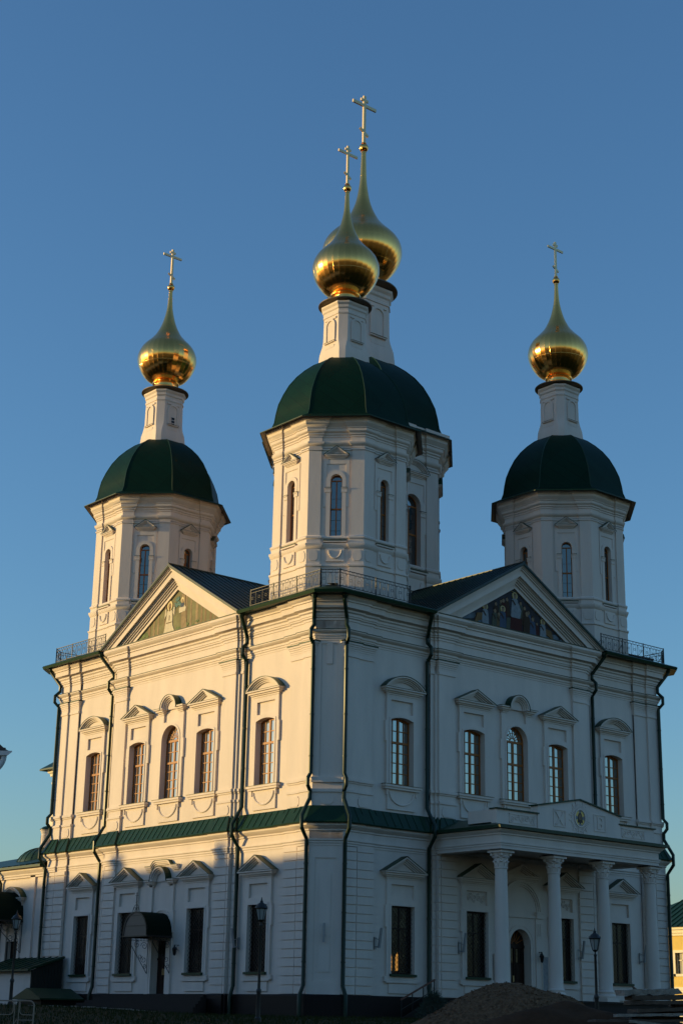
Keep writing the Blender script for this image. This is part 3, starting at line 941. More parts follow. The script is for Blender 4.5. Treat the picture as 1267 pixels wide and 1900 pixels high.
def tower(cx, cy, A, k, Zf, big, zb0, drum_window=None):
    # k: scale of the mouldings, Zf: maps side-tower heights to this tower's heights
    L2 = A*T225; pw = 0.62*k*1.05; pd = 0.08*k
    path = []
    for q in range(8):
        F = facet_F(cx, cy, A, q); e = (A+pd)*T225
        for s, d in ((-e, pd), (-e+pw, pd), (-e+pw, 0), (e-pw, 0), (e-pw, pd)):
            path.append(F(s, d, 0)[:2])
    body = MB()
    def sw(pr, m=PLASTER): body.sweep(path, [(o*k, Zf(z)) for o, z in pr], m)
    body.sweep(path, [(0.06*k, zb0), (0.06*k, Zf(23.20)), (0.12*k, Zf(23.24)), (0.12*k, Zf(23.32)), (0.03*k, Zf(23.36)), (0.03*k, Zf(24.16)), (0.07*k, Zf(24.2)), (0.15*k, Zf(24.36)), (0.15*k, Zf(24.44)), (0.04*k, Zf(24.48)), (0.04*k, Zf(24.66)), (0.10*k, Zf(24.72)), (0.10*k, Zf(24.80)), (0.0, Zf(24.88)), (-0.3*k, Zf(24.88))], PLASTER)
    sw([(-0.3, 29.460), (0.05, 29.460), (0.05, 29.540), (0.0, 29.560), (0.0, 29.680), (0.05, 29.720), (0.10, 29.760), (0.14, 29.840), (0.14, 29.900), (0.02, 29.915), (0.02, 30.158), (0.06, 30.174), (0.06, 30.250), (0.12, 30.295), (0.12, 30.371), (0.18, 30.402), (0.22, 30.462), (0.22, 30.599), (0.26, 30.614), (0.26, 30.660), (0.32, 30.721), (0.36, 30.782), (0.40, 30.827), (0.40, 30.964), (0.46, 31.010), (0.50, 31.070), (0.50, 31.238), (-0.3, 31.238)])
    # shaft with a window opening in every facet
    wh = (0.30 if not big else 0.66); zwb, zsp = Zf(24.66), Zf(28.16)-wh
    for q in range(8):
        F = facet_F(cx, cy, A, q); e = (A+pd)*T225
        wall_piece(body, F, -L2, L2, -0.5, 0.0, Zf(24.5), Zf(29.6), [(0, 2*wh, zwb, zsp, wh)])
        for s in (-1, 1):
            a, b = sorted((s*e, s*(e-pw)))
            body.box(F, a, b, -0.1, pd, Zf(24.7), Zf(29.6), PLASTER)
        # window surround, imposts, hood, sill and apron
        o = [(wh*1.0+0.2*k, zwb)] + [(x*(wh+0.2*k)/wh, zsp+(z-zsp)*(wh+0.2*k)/wh) for x, z in seg_arch(0, 2*wh, zsp, wh, 16)] + [(-wh-0.2*k, zwb)]
        i_ = [(wh, zwb)] + seg_arch(0, 2*wh, zsp, wh, 16) + [(-wh, zwb)]
        body.ring(F, o, i_, 0.0, 0.06*k, PLASTER)
        ztop = Zf(28.98)
        for s in (-1, 1):
            a, b = sorted((s*(wh+0.2*k), s*(wh+0.36*k)))
            body.box(F, a, b, 0.0, 0.04*k, Zf(26.4), Zf(28.72), PLASTER)
            a, b = sorted((s*(wh-0.03*k), s*(wh+0.26*k)))
            body.box(F, a, b, 0.0, 0.12*k, Zf(27.36), Zf(27.42), PLASTER)
            body.box(F, a, b, 0.0, 0.09*k, Zf(27.18), Zf(27.36), PLASTER)
            body.box(F, a-0.02, b+0.02, 0.0, 0.14*k, Zf(27.42), Zf(27.435), GREEN)
        body.box(F, -wh-0.36*k, wh+0.36*k, 0.0, 0.04*k, Zf(28.72), ztop, PLASTER)
        hood(body, F, 0, ztop, (0.62 if not big else 1.15), 0.05, 'tri' if not big else 'seg', k=0.62*k, rise=(0.44 if not big else 0.72))
        body.box(F, -wh-0.28*k, wh+0.28*k, -0.2, 0.17*k, Zf(24.50), Zf(24.58), PLASTER)
        body.box(F, -wh-0.30*k, wh+0.30*k, -0.3, 0.20*k, Zf(24.58), Zf(24.62), GREEN)
        ps = wh+0.16*k
        body.box(F, -ps, ps, 0.0, 0.10*k, Zf(23.5), Zf(24.2), PLASTER)
        swg = [F(ps*0.72*math.cos(PI+PI*j/8), 0.12*k, Zf(24.08)+0.42*k*math.sin(PI+PI*j/8)) for j in range(9)]
        body.tube(swg, 0.045*k, PLASTER, 5)
        for s in (-1, 1):
            ccs = s*(e-pw*0.5); hh = pw*0.36
            oc = [(ccs+hh*x, Zf(23.80)+0.27*k*z) for x, z in ((-1,-.5),(-.6,-1),(.6,-1),(1,-.5),(1,.5),(.6,1),(-.6,1),(-1,.5))]
            body.prism(F, oc, pd+0.02*k, pd+0.06*k, PLASTER)
    t = body.build("tower", cathedral)
    for q in range(8):
        F = facet_F(cx, cy, A, q)
        mb = MB(); d = -0.20*k
        fr = 0.045*k
        i_ = [(x*(wh-fr)/wh, zsp+(z-zsp)*(wh-fr)/wh) for x, z in seg_arch(0, 2*wh, zsp, wh, 12)]
        mb.ring(F, seg_arch(0, 2*wh, zsp, wh, 12), i_, d-0.06, d, WOOD)
        mb.box(F, -wh, -wh+fr, d-0.06, d, zwb, zsp, WOOD); mb.box(F, wh-fr, wh, d-0.06, d, zwb, zsp, WOOD)
        mb.box(F, -0.03*k, 0.03*k, d-0.055, d+0.005, zwb, zsp, WOOD)
        mb.box(F, -wh+fr, wh-fr, d-0.055, d+0.01, Zf(26.30), Zf(26.38), WOOD)
        mb.box(F, -wh+fr, wh-fr, d-0.055, d+0.003, zsp-0.03*k, zsp+0.03*k, WOOD)
        for zz in (25.2, 25.75, 26.9):
            mb.box(F, -wh+fr, wh-fr, d-0.05, d-0.02, Zf(zz)-0.008, Zf(zz)+0.008, IRON)
        mb.prism(F, [(-wh+.01, zwb), (wh-.01, zwb)] + [(x*.98, z) for x, z in seg_arch(0, 2*wh, zsp, wh, 12)], d-0.045, d-0.03, TGLASS)
        mb.build("window", t)
    return t

def roof_and_cupola(t, cx, cy, A, k, dome, lant, neck, onion, ballz, ballr, crossz, crossh, drum_win=False):
    ph = R(22.5)
    mb = MB()
    e0 = dome[0]
    ke = 0.88 if k < 1.2 else 0.95
    eave = [(A+0.30*k, e0[1]+0.20*k), (A+ke-0.04, e0[1]-0.085), (A+ke, e0[1]-0.08), (A+ke, e0[1]-0.03), (A+ke-0.14, e0[1]+0.02)]
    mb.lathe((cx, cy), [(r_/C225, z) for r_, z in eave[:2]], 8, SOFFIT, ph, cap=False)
    mb.lathe((cx, cy), [(r_/C225, z) for r_, z in eave[1:]], 8, GREEN, ph, cap=False)
    mb.build("eave", t)
    mb = MB()
    mb.lathe((cx, cy), [(r_/C225, z) for r_, z in [(A+ke-0.02, e0[1]-0.02)]+dome[1:]], 8, DOMEG, ph, strips=True)
    for q in range(8):
        a = R(45*q+22.5)
        pts = [(cx+r_/C225*math.cos(a), cy+r_/C225*math.sin(a), z) for r_, z in dome[1:]]
        mb.tube(pts, 0.025*k, GREEN, 5)
    mb.build("dome_roof", t)
    # lantern: square with flared corner piers
    mb = MB(); z0, z1, a1 = lant      # bottom, top of wall, scale
    H = z1-z0
    loft(mb, cx, cy, [(1.10*a1, 1.40*a1, z0-0.5), (1.10*a1, 1.38*a1, z0+0.10*H), (1.07*a1, 1.34*a1, z0+0.20*H), (1.03*a1, 1.25*a1, z0+0.28*H), (1.01*a1, 1.19*a1, z0+0.34*H), (0.99*a1, 1.15*a1, z0+0.42*H), (0.98*a1, 1.13*a1, z0+0.78*H), (0.98*a1, 1.13*a1, z0+0.80*H)], PLASTER)
    loft(mb, cx, cy, [(0.9*a1, 1.0*a1, z0+0.80*H), (1.02*a1, 1.17*a1, z0+0.80*H), (1.02*a1, 1.17*a1, z0+0.83*H), (0.99*a1, 1.14*a1, z0+0.84*H), (0.99*a1, 1.14*a1, z0+0.88*H), (1.05*a1, 1.20*a1, z0+0.90*H), (1.05*a1, 1.20*a1, z0+0.94*H), (1.13*a1, 1.28*a1, z0+0.97*H), (1.13*a1, 1.28*a1, z0+1.0*H), (0.3*a1, 0.35*a1, z0+1.0*H)], PLASTER)
    for q in range(4):
        F = facet_F(cx, cy, 0.985*a1, 2*q)
        nw = 0.285*a1; zb, zs = z0+0.36*H, z0+0.63*H
        o = [(nw*1.42, zb)] + [(x*1.42, zs+(z-zs)*1.42) for x, z in seg_arch(0, 2*nw, zs, nw, 10)] + [(-nw*1.42, zb)]
        i_ = [(nw, zb)] + seg_arch(0, 2*nw, zs, nw, 10) + [(-nw, zb)]
        mb.ring(F, o, i_, -0.1, 0.085*a1, PLASTER)
        mb.prism(F, [(-nw, zb), (nw, zb)] + seg_arch(0, 2*nw, zs, nw, 10), -0.1, 0.035*a1, PLASTER)
        mb.box(F, -nw*1.5, nw*1.5, -0.1, 0.13*a1, zb-0.07*a1, zb-0.02*a1, PLASTER)
        mb.box(F, -nw*1.5, nw*1.5, -0.1, 0.15*a1, zb-0.02*a1, zb, BROWNRIM)
        mb.box(F, -nw*1.3, nw*1.3, -0.1, 0.07*a1, zb-0.38*a1, zb-0.22*a1, PLASTER)
        mb.box(F, -nw*1.6, nw*1.6, -0.1, 0.06*a1, z0+0.735*H, z0+0.765*H, PLASTER)
    la = mb.build("lantern", t)
    if drum_win:
        F = facet_F(cx, cy, 0.985*a1, 0)
        mb = MB(); nw = 0.26*a1; zb = z0+0.33*H
        mb.box(F, -0.17, 0.17, 0.03, 0.055, zb, zb+0.62, PLASTER)
        for j in range(3):
            mb.box(F, -0.12, 0.12, 0.05, 0.06, zb+0.03+j*0.2, zb+0.19+j*0.2, DGLASS)
        mb.build("window", t)
    mb = MB()
    mb.lathe((cx, cy), [(1.0*a1, z1+0.0), (1.48*a1, z1+0.10*a1), (1.48*a1, z1+0.15*a1)], 40, BROWNRIM, cap=False)
    mb.lathe((cx, cy), [(1.48*a1, z1+0.15*a1), (0.9*a1, z1+0.28*a1)], 40, BROWNRIM, cap=False)
    mb.build("rim", t)
    mb = MB()
    mb.lathe((cx, cy), neck, 40, GOLD)
    n = 34 if k < 1.2 else 44
    # smooth the onion profile
    pr = []
    for i in range(len(onion)-1):
        p0 = onion[max(i-1, 0)]; p1 = onion[i]; p2 = onion[i+1]; p3 = onion[min(i+2, len(onion)-1)]
        for j in range(5):
            u = j/5.0
            f = lambda a, b, c, d: 0.5*((2*b)+(-a+c)*u+(2*a-5*b+4*c-d)*u*u+(-a+3*b-3*c+d)*u**3)
            pr.append((max(0.03, f(p0[0], p1[0], p2[0], p3[0])), f(p0[1], p1[1], p2[1], p3[1])))
    pr.append(onion[-1])
    mb.lathe((cx, cy), pr, n, GOLD, strips=True)
    mb.lathe((cx, cy), [(ballr*max(0.02, math.sin(PI*j/14)), ballz-ballr*math.cos(PI*j/14)) for j in range(15)], 20, GOLD)
    for dz in (-1.1, 1.1):
        mb.lathe((cx, cy), [(ballr*0.55, ballz+dz*ballr-0.03), (ballr*0.55, ballz+dz*ballr+0.03)], 16, GOLD)
    mb.build("onion_cupola", t, angle=24)
    mb = MB(); z = crossz; h = crossh; w = 0.029*h
    mb.box(F_W, cx-w*0.6, cx+w*0.6, cy-w, cy+w, ballz, z+h, GOLDP)
    mb.box(F_W, cx-w*0.55, cx+w*0.55, cy-0.28*h, cy+0.28*h, z+0.80*h-w, z+0.80*h+w, GOLDP)
    mb.box(F_W, cx-w*0.5, cx+w*0.5, cy-0.085*h, cy+0.085*h, z+0.91*h-w*.9, z+0.91*h+w*.9, GOLDP)
    mb.bar((cx, cy-0.10*h, z+0.30*h), (cx, cy+0.10*h, z+0.18*h), w*1.0, w*1.7, GOLDP)
    mb.build("cross", t)

def side_Z(z): return z
def cen_Z(z): return 31.15+1.31*(z-28.16)
dome_s = [(4.14, 31.13), (3.66, 31.42), (3.54, 31.75), (3.48, 32.2), (3.36, 32.8), (3.13, 33.4), (2.84, 34.0), (2.46, 34.55), (2.04, 35.0), (1.60, 35.38), (1.34, 35.54), (1.0, 35.64)]
neck_s = [(1.30, 39.12), (1.02, 39.22), (0.84, 39.30), (0.74, 39.36), (0.80, 39.42), (0.80, 39.50), (0.68, 39.54), (0.68, 39.66), (0.82, 39.70), (0.84, 39.76), (0.72, 39.82)]
onion_s = [(0.72, 39.78), (1.20, 40.02), (1.56, 40.44), (1.79, 40.92), (1.875, 41.36), (1.80, 41.80), (1.58, 42.22), (1.17, 42.66), (0.84, 43.06), (0.61, 43.48), (0.44, 43.90), (0.325, 44.30), (0.24, 44.68), (0.18, 45.05), (0.14, 45.6), (0.115, 46.3)]
AT = 3.38; TC = 4.0
for (cx, cy, dw) in ((-TC, TC, False), (-W+TC, TC, True), (-TC, W-TC, False), (-W+TC, W-TC, False)):
    t = tower(cx, cy, AT, 1.0, side_Z, False, 21.4)
    roof_and_cupola(t, cx, cy, AT, 1.0, dome_s, (35.45, 38.95, 1.0), neck_s, onion_s, 46.5, 0.24, 46.72, 2.5, dw)
def mapz(l, z0, z1, Z0, Z1, kr): return [(r_*kr, Z0+(z-z0)*(Z1-Z0)/(z1-z0)) for r_, z in l]
dome_c = mapz(dome_s, 31.13, 35.64, 34.95, 40.75, 1.405)
neck_c = mapz(neck_s, 39.12, 39.82, 45.95, 46.78, 1.45)
onion_c = mapz(onion_s[:5], 39.78, 41.36, 46.72, 48.66, 1.375) + [(2.49, 49.22), (2.20, 49.72), (1.66, 50.28), (1.20, 50.80), (0.88, 51.34), (0.64, 51.88), (0.47, 52.40), (0.36, 52.95), (0.27, 53.55), (0.21, 54.3), (0.155, 56.1)]
t = tower(-12.74, 12.74, 4.80, 1.42, cen_Z, True, 21.0)
roof_and_cupola(t, -12.74, 12.74, 4.80, 1.42, dome_c, (40.5, 45.7, 1.56), neck_c, onion_c, 56.4, 0.31, 56.72, 3.6)
# ------------------------------------------------------------------ porch on the shaded front
def scroll(mb, F, s, z, d, r0, turns, sg, m, rad=0.02):
    pts = []
    n = int(14*turns)
    for k in range(n+1):
        a = 2*PI*turns*k/n
        r_ = r0*(1-0.85*k/n)
        pts.append(F(s+sg*r_*math.cos(a), d, z+r_*math.sin(a)))
    mb.tube(pts, rad, m, 5)

F = F_R
mb = MB()
# entablature beam on three sides, with mouldings
S0, S1, DF = 6.92, 18.56, 4.55
mb.box(F, S0+0.01, S0+0.7, 0.15, DF-0.01, 9.50, 10.05, PLASTER)
mb.box(F, S1-0.7, S1-0.01, 0.15, DF-0.01, 9.50, 10.05, PLASTER)
mb.box(F, S0+0.7, S1-0.7, DF-0.7, DF-0.01, 9.50, 10.05, PLASTER)
mb.box(F, S0+0.7, S1-0.7, 0.15, DF-0.7, 9.62, 9.8, PLASTER)
pp = [(0.2, S0), (DF, S0), (DF, S1), (0.2, S1)]
mb.box(F, S0, S0+0.7, 0.15, DF, 9.34, 9.50, PLASTER); mb.box(F, S1-0.7, S1, 0.15, DF, 9.34, 9.50, PLASTER); mb.box(F, S0+0.7, S1-0.7, DF-0.7, DF, 9.34, 9.50, PLASTER)
mb.sweep(pp, [(0.0, 9.50), (0.04, 9.50), (0.04, 9.58), (0.08, 9.60), (0.08, 9.66), (0.0, 9.68), (0.0, 9.98), (0.07, 10.0), (0.07, 10.06), (0.16, 10.12), (0.22, 10.18), (0.22, 10.24), (-0.3, 10.24)], PLASTER, closed=False)
porch = mb.build("porch", cathedral)
mb = MB()
e0 = 0.42
ro = [F(S0-e0, 0.2, 10.28), F(S0-e0, DF+e0, 10.28), F(S1+e0, DF+e0, 10.28), F(S1+e0, 0.2, 10.28)]
def slab(mb, lo, hi, th, m):
    mb.hexa([Vector(p) for p in lo]+[Vector(p) for p in hi], m)
# sloping sheet roof: hipped on three sides up to the wall
A0 = [(S0-e0, 0.15, 10.26), (S0-e0, DF+e0, 10.26), (S1+e0, DF+e0, 10.26), (S1+e0, 0.15, 10.26)]
A1 = [(p[0], p[1], 10.40) for p in A0]
B1 = [(S0+1.5, 0.15, 11.05), (S0+1.5, 1.6, 11.05), (S1-1.5, 1.6, 11.05), (S1-1.5, 0.15, 11.05)]
V = [F(*p) for p in A0+A1+B1]
mb.add(V, [(0,1,2,3), (0,1,5,4), (1,2,6,5), (2,3,7,6), (4,5,9,8), (5,6,10,9), (6,7,11,10), (8,9,10,11), (3,0,4,7), (7,4,8,11)], GREEN)
mb.build("porch_roof", porch)
# parapet with stepped and gabled outline
mb = MB(); PD0, PD1 = 3.95, 4.32
mb.box(F, S0, 9.70, PD0, PD1, 10.36, 11.20, PLASTER)
mb.box(F, 15.78, S1, PD0, PD1, 10.36, 11.20, PLASTER)
mb.prism(F, [(9.70, 10.36), (15.78, 10.36), (15.78, 11.60), (12.74, 12.14), (9.70, 11.60)], PD0-0.02, PD1+0.06, PLASTER)
mb.box(F, S0, S0+0.37, 2.4, PD0, 10.6, 11.20, PLASTER)
mb.box(F, S0-0.06, 9.78, PD0-0.08, PD1+0.10, 11.20, 11.26, GREEN)
mb.box(F, 15.70, S1+0.06, PD0-0.08, PD1+0.10, 11.20, 11.26, GREEN)
for a, b in (((9.62, 11.585), (12.74, 12.145)), ((12.74, 12.145), (15.86, 11.585))):
    mb.prism(F, [a, b, (b[0], b[1]+0.07), (a[0], a[1]+0.07)], PD0-0.10, PD1+0.14, GREEN)
pf = PD1+0.06
par = mb.build("parapet", porch)
# carved scroll panels
for (a, b) in ((7.75, 9.5), (15.98, 17.75)):
    mb = MB()
    z0, z1 = 10.62, 11.06
    for x0, x1, y0, y1 in ((a, b, z0, z0+0.04), (a, b, z1-0.04, z1), (a, a+0.04, z0, z1), (b-0.04, b, z0, z1)): mb.box(F, x0, x1, PD1-0.02, PD1+0.03, y0, y1, PLASTER)
    n = 5
    for k in range(n):
        s = a+0.2+(b-a-0.4)*k/(n-1)
        scroll(mb, F, s, (z0+z1)/2+(0.05 if k % 2 else -0.05), PD1+0.012, 0.17, 1.6, 1 if k % 2 else -1, PLASTER, 0.022)
    mb.build("carved_panel", porch)
# the two relief letters in frames
def letter_frame(c, kind):
    mb = MB(); h = 0.45; z0, z1 = 10.72, 11.56
    for x0, x1, y0, y1 in ((c-h, c+h, z0, z0+0.05), (c-h, c+h, z1-0.05, z1), (c-h, c-h+0.05, z0+0.05, z1-0.05), (c+h-0.05, c+h, z0+0.05, z1-0.05)): mb.box(F, x0, x1, pf-0.02, pf+0.035, y0, y1, PLASTER)
    d = pf+0.02
    if kind == 'X':
        mb.bar(F(c-0.24, d, z1-0.12), F(c+0.24, d, z0+0.12), 0.05, 0.11, PLASTER, upv=(0, 1, 1))
        mb.bar(F(c+0.24, d, z1-0.12), F(c-0.24, d, z0+0.12), 0.04, 0.06, PLASTER, upv=(0, 1, 1))
        for q, z in ((-1, z1-0.12), (1, z1-0.12), (-1, z0+0.12), (1, z0+0.12)): mb.box(F, c+q*0.24-0.10, c+q*0.24+0.10, pf-0.01, pf+0.035, z-0.02, z+0.02, PLASTER)
    else:
        mb.box(F, c-0.19, c-0.09, pf-0.01, pf+0.04, z0+0.12, z1-0.12, PLASTER)
        zm = (z0+z1)/2
        for za, zb2 in ((zm, z1-0.12), (z0+0.12, zm)):
            hh = (zb2-za)/2; cc = (za+zb2)/2
            o = [(c-0.09, zb2)] + [(c+0.02+0.19*math.sin(PI*k/10), cc+hh*math.cos(PI*k/10)) for k in range(11)] + [(c-0.09, za)]
            i_ = [(c-0.09, zb2-0.06)] + [(c+0.02+0.11*math.sin(PI*k/10), cc+(hh-0.06)*math.cos(PI*k/10)) for k in range(11)] + [(c-0.09, za+0.06)]
            mb.ring(F, o, i_, pf-0.01, pf+0.04, PLASTER)
    mb.build("relief_letter", porch)
letter_frame(11.25, 'X'); letter_frame(14.23, 'B')
# oval icon in a sunburst
mb = MB(); ic, iz = 12.74, 11.27
for k in range(36):
    a = 2*PI*k/36; r1 = 0.78 if k % 2 else 0.66
    if k % 3 == 0: r1 = 0.62
    w0, w1 = 0.030, 0.045
    ca, sa = math.cos(a), math.sin(a)
    def P(r_, w): return (ic+r_*ca-w*sa, iz+r_*sa*1.0+w*ca)
    mb.prism(F, [P(0.46, -w0), P(r1, -w1), P(r1+0.05, 0), P(r1, w1), P(0.46, w0)], pf-0.01, pf+0.03, PLASTER)
mb.build("sunburst", porch)
ICONBG = mat("icon_grey_ground", (0.17, 0.17, 0.19), 0.5)
HAIR = mat("icon_dark_brown", (0.035, 0.02, 0.013), 0.6)
SKIN = mat("icon_ochre_face", (0.19, 0.11, 0.06), 0.6)
ICONGOLD = mat("icon_gold_leaf", (0.80, 0.52, 0.10), 0.4, metal=0.0)
def ell(c, z, a, b, n=24): return [(c+a*math.cos(2*PI*k/n), z+b*math.sin(2*PI*k/n)) for k in range(n)]
mb = MB()
mb.ring(F, ell(ic, iz, 0.43, 0.46), ell(ic, iz, 0.36, 0.39), pf-0.01, pf+0.06, PLASTER, closed=True)
mb.prism(F, ell(ic, iz, 0.36, 0.39), pf-0.01, pf+0.02, ICONBG)
for q in range(4):      # gilded quarters of the halo
    a0 = PI/2*q+0.32; a1 = PI/2*(q+1)-0.32
    pts = [(ic+0.33*math.cos(a0+(a1-a0)*k/6), iz+0.36*math.sin(a0+(a1-a0)*k/6)) for k in range(7)]
    ins = [(ic+0.17*math.cos(a0+(a1-a0)*k/6), iz+0.20*math.sin(a0+(a1-a0)*k/6)) for k in range(7)]
    mb.ring(F, pts, ins, pf+0.0, pf+0.024, ICONGOLD)
mb.prism(F, ell(ic, iz+0.03, 0.165, 0.23), pf+0.0, pf+0.028, HAIR)
mb.prism(F, [(ic-0.165, iz+0.02), (ic-0.20, iz-0.26), (ic-0.10, iz-0.22), (ic, iz-0.30), (ic+0.10, iz-0.22), (ic+0.20, iz-0.26), (ic+0.165, iz+0.02)], pf+0.0, pf+0.027, HAIR)
mb.prism(F, ell(ic, iz+0.02, 0.10, 0.165), pf+0.0, pf+0.034, SKIN)
mb.prism(F, [(ic-0.085, iz-0.08), (ic+0.085, iz-0.08), (ic+0.05, iz-0.19), (ic, iz-0.23), (ic-0.05, iz-0.19)], pf+0.0, pf+0.036, HAIR)
for q in (-1, 1): mb.box(F, ic+q*0.045-0.022, ic+q*0.045+0.022, pf+0.03, pf+0.037, iz+0.035, iz+0.055, HAIR)
mb.box(F, ic-0.012, ic+0.012, pf+0.03, pf+0.038, iz-0.05, iz+0.03, HAIR)
mb.build("icon", porch)

# columns
for cs in (-5.45, -1.79, 1.79, 5.45):
    s = 12.74+cs; c = F(s, 4.2, 0)[:2]
    mb = MB()
    mb.box(F, s-0.46, s+0.46, 4.2-0.46, 4.2+0.46, 2.58, 2.78, PLASTER)
    pr = [(0.44, 2.78), (0.47, 2.84), (0.44, 2.92), (0.37, 2.95), (0.37, 2.99), (0.41, 3.03), (0.40, 3.08), (0.345, 3.12)]
    for k in range(9): pr.append((0.335-0.05*(k/8.0)**1.6, 3.14+5.28*k/8.0))
    pr += [(0.32, 8.44), (0.32, 8.50), (0.285, 8.52)]
    mb.lathe(c, pr, 28, PLASTER)
    col = mb.build("column", porch)
    mb = MB()
    mb.lathe(c, [(0.28, 8.50), (0.28, 8.72), (0.30, 8.9), (0.36, 9.08), (0.40, 9.16)], 20, PLASTER)
    for row, (n, z0, z1, ra, rb) in enumerate(((8, 8.52, 8.80, 0.285, 0.37), (8, 8.66, 9.00, 0.285, 0.41))):
        for k in range(n):
            a = 2*PI*(k+0.5*row)/n; ca, sa = math.cos(a), math.sin(a)
            def Q(r_, w, z): return (c[0]+r_*ca-w*sa, c[1]+r_*sa+w*ca, z)
            mb.hexa([Q(ra-.02, -.09, z0), Q(ra-.02, .09, z0), Q(ra-.02, .10, z1-.08), Q(ra-.02, -.10, z1-.08),
                     Q(ra+.02, -.08, z0), Q(ra+.02, .08, z0), Q(ra+.05, .085, z1-.06), Q(ra+.05, -.085, z1-.06)], PLASTER)
            mb.hexa([Q(ra, -.08, z1-.08), Q(ra, .08, z1-.08), Q(rb-.03, .06, z1), Q(rb-.03, -.06, z1),
                     Q(ra+.05, -.085, z1-.09), Q(ra+.05, .085, z1-.09), Q(rb+.03, .05, z1-.04), Q(rb+.03, -.05, z1-.04)], PLASTER)
    for q in range(4):
        a = PI/4+PI/2*q; ca, sa = math.cos(a), math.sin(a)
        p = (c[0]+0.42*ca, c[1]+0.42*sa)
        mb.lathe(p, [(0.03, 9.0), (0.08, 9.03), (0.09, 9.09), (0.08, 9.15), (0.03, 9.17)], 10, PLASTER)
    mb.box(F, s-0.45, s+0.45, 4.2-0.45, 4.2+0.45, 9.16, 9.27, PLASTER)
    mb.hexa([F(s-.52, 4.2-.52, 9.27), F(s+.52, 4.2-.52, 9.27), F(s+.52, 4.2+.52, 9.27), F(s-.52, 4.2+.52, 9.27),
             F(s-.32, 4.2-.32, 9.345), F(s+.32, 4.2-.32, 9.345), F(s+.32, 4.2+.32, 9.345), F(s-.32, 4.2+.32, 9.345)], DARKROOF)
    mb.build("capital", porch)

# floor platform, steps and handrails
mb = MB()
mb.box(F, 6.35, 19.13, 0.1, 5.0, 0.6, 2.48, GRANITE); mb.box(F, 6.30, 19.18, 0.1, 5.06, 2.48, 2.58, STEP)
for k in range(6):
    z = 2.48-(k+1)*0.155
    for (a, b) in ((6.35-(k+1)*0.34, 6.35-k*0.34), (19.13+k*0.34, 19.13+(k+1)*0.34)):
        mb.box(F, a, b, 0.75, 2.0, 0.6, z, STEP)
for q, e in ((-1, 6.35), (1, 19.13)):
    for d in (0.62, 2.0):
        P = []
        for dd in (d, d+0.13):
            P += [F(e, dd, 2.60), F(e+q*2.2, dd, 1.62), F(e+q*2.2, dd, 1.0), F(e, dd, 1.0)]
        mb.hexa(P, STEP)
for k in range(6):
    mb.box(F, 8.4, 17.1, 5.06+k*0.34, 5.06+(k+1)*0.34, 0.6, 2.48-(k+1)*0.155, STEP)
mb.build("porch_steps", porch)
for q, e in ((-1, 6.25), (1, 19.25)):
    mb = MB()
    d = 0.70 if q < 0 else 2.05
    pts = [(e-q*0.1, 3.42), (e+q*2.1, 2.46)]
    mb.bar(F(pts[0][0], d, pts[0][1]), F(pts[1][0], d, pts[1][1]), 0.06, 0.07, RAILWOOD)
    mb.bar(F(pts[0][0], d, pts[0][1]-0.45), F(pts[1][0], d, pts[1][1]-0.45), 0.03, 0.03, IRON)
    for k in range(4):
        s = e-q*0.05+q*2.1*k/3.0; z = 3.42-0.96*k/3.0
        mb.box(F, s-0.02, s+0.02, d-0.02, d+0.02, z-0.95, z, IRON)
    mb.build("handrail", porch)

# arched doorway inside the porch
c, w, zb, zs, rise = lhole(F_R, 2)
mb = MB(); d = 0.21
def archpts(r_, zs_, n=20): return [(c+r_*math.cos(PI*k/n), zs_+r_*math.sin(PI*k/n)) for k in range(n+1)]
for r0, r1, dd in ((0.98, 0.90, 0.06), (0.90, 0.75, 0.04)):
    mb.ring(F, [(c+r0, 2.6)]+archpts(r0, zs)+[(c-r0, 2.6)], [(c+r1, 2.6)]+archpts(r1, zs)+[(c-r1, 2.6)], d-0.02, d+dd, PLASTER)
# big blind arch above and around
zb_ = 6.95
mb.ring(F, archpts(1.52, zb_), archpts(1.40, zb_), d-0.05, d+0.16, PLASTER)
mb.ring(F, archpts(1.40, zb_), archpts(1.30, zb_), d-0.05, d+0.10, PLASTER)
mb.ring(F, archpts(1.30, zb_), archpts(1.22, zb_), d-0.05, d+0.05, PLASTER)
mb.box(F, c-1.22, c+1.22, d-0.05, d+0.07, 6.62, 6.72, PLASTER)
for q in (-1, 1):
    a, b = sorted((c+q*1.12, c+q*1.60))
    mb.box(F, a, b, d-0.05, d+0.16, 6.62, 6.92, PLASTER); mb.box(F, a-0.04, b+0.04, d-0.05, d+0.21, 6.86, 6.95, PLASTER)
    mb.box(F, a, b, d-0.05, d+0.06, 2.7, 6.62, PLASTER)
    for k in range(3): mb.box(F, a+0.07+k*0.13, a+0.13+k*0.13, d+0.05, d+0.09, 5.75, 6.35, PLASTER)
    mb.box(F, a+0.04, b-0.04, d+0.05, d+0.08, 5.65, 5.72, PLASTER)
    mb.prism(F, [(a+0.1, 7.9), (b-0.1, 7.9), ((a+b)/2, 7.35)], d-0.05, d+0.14, PLASTER)
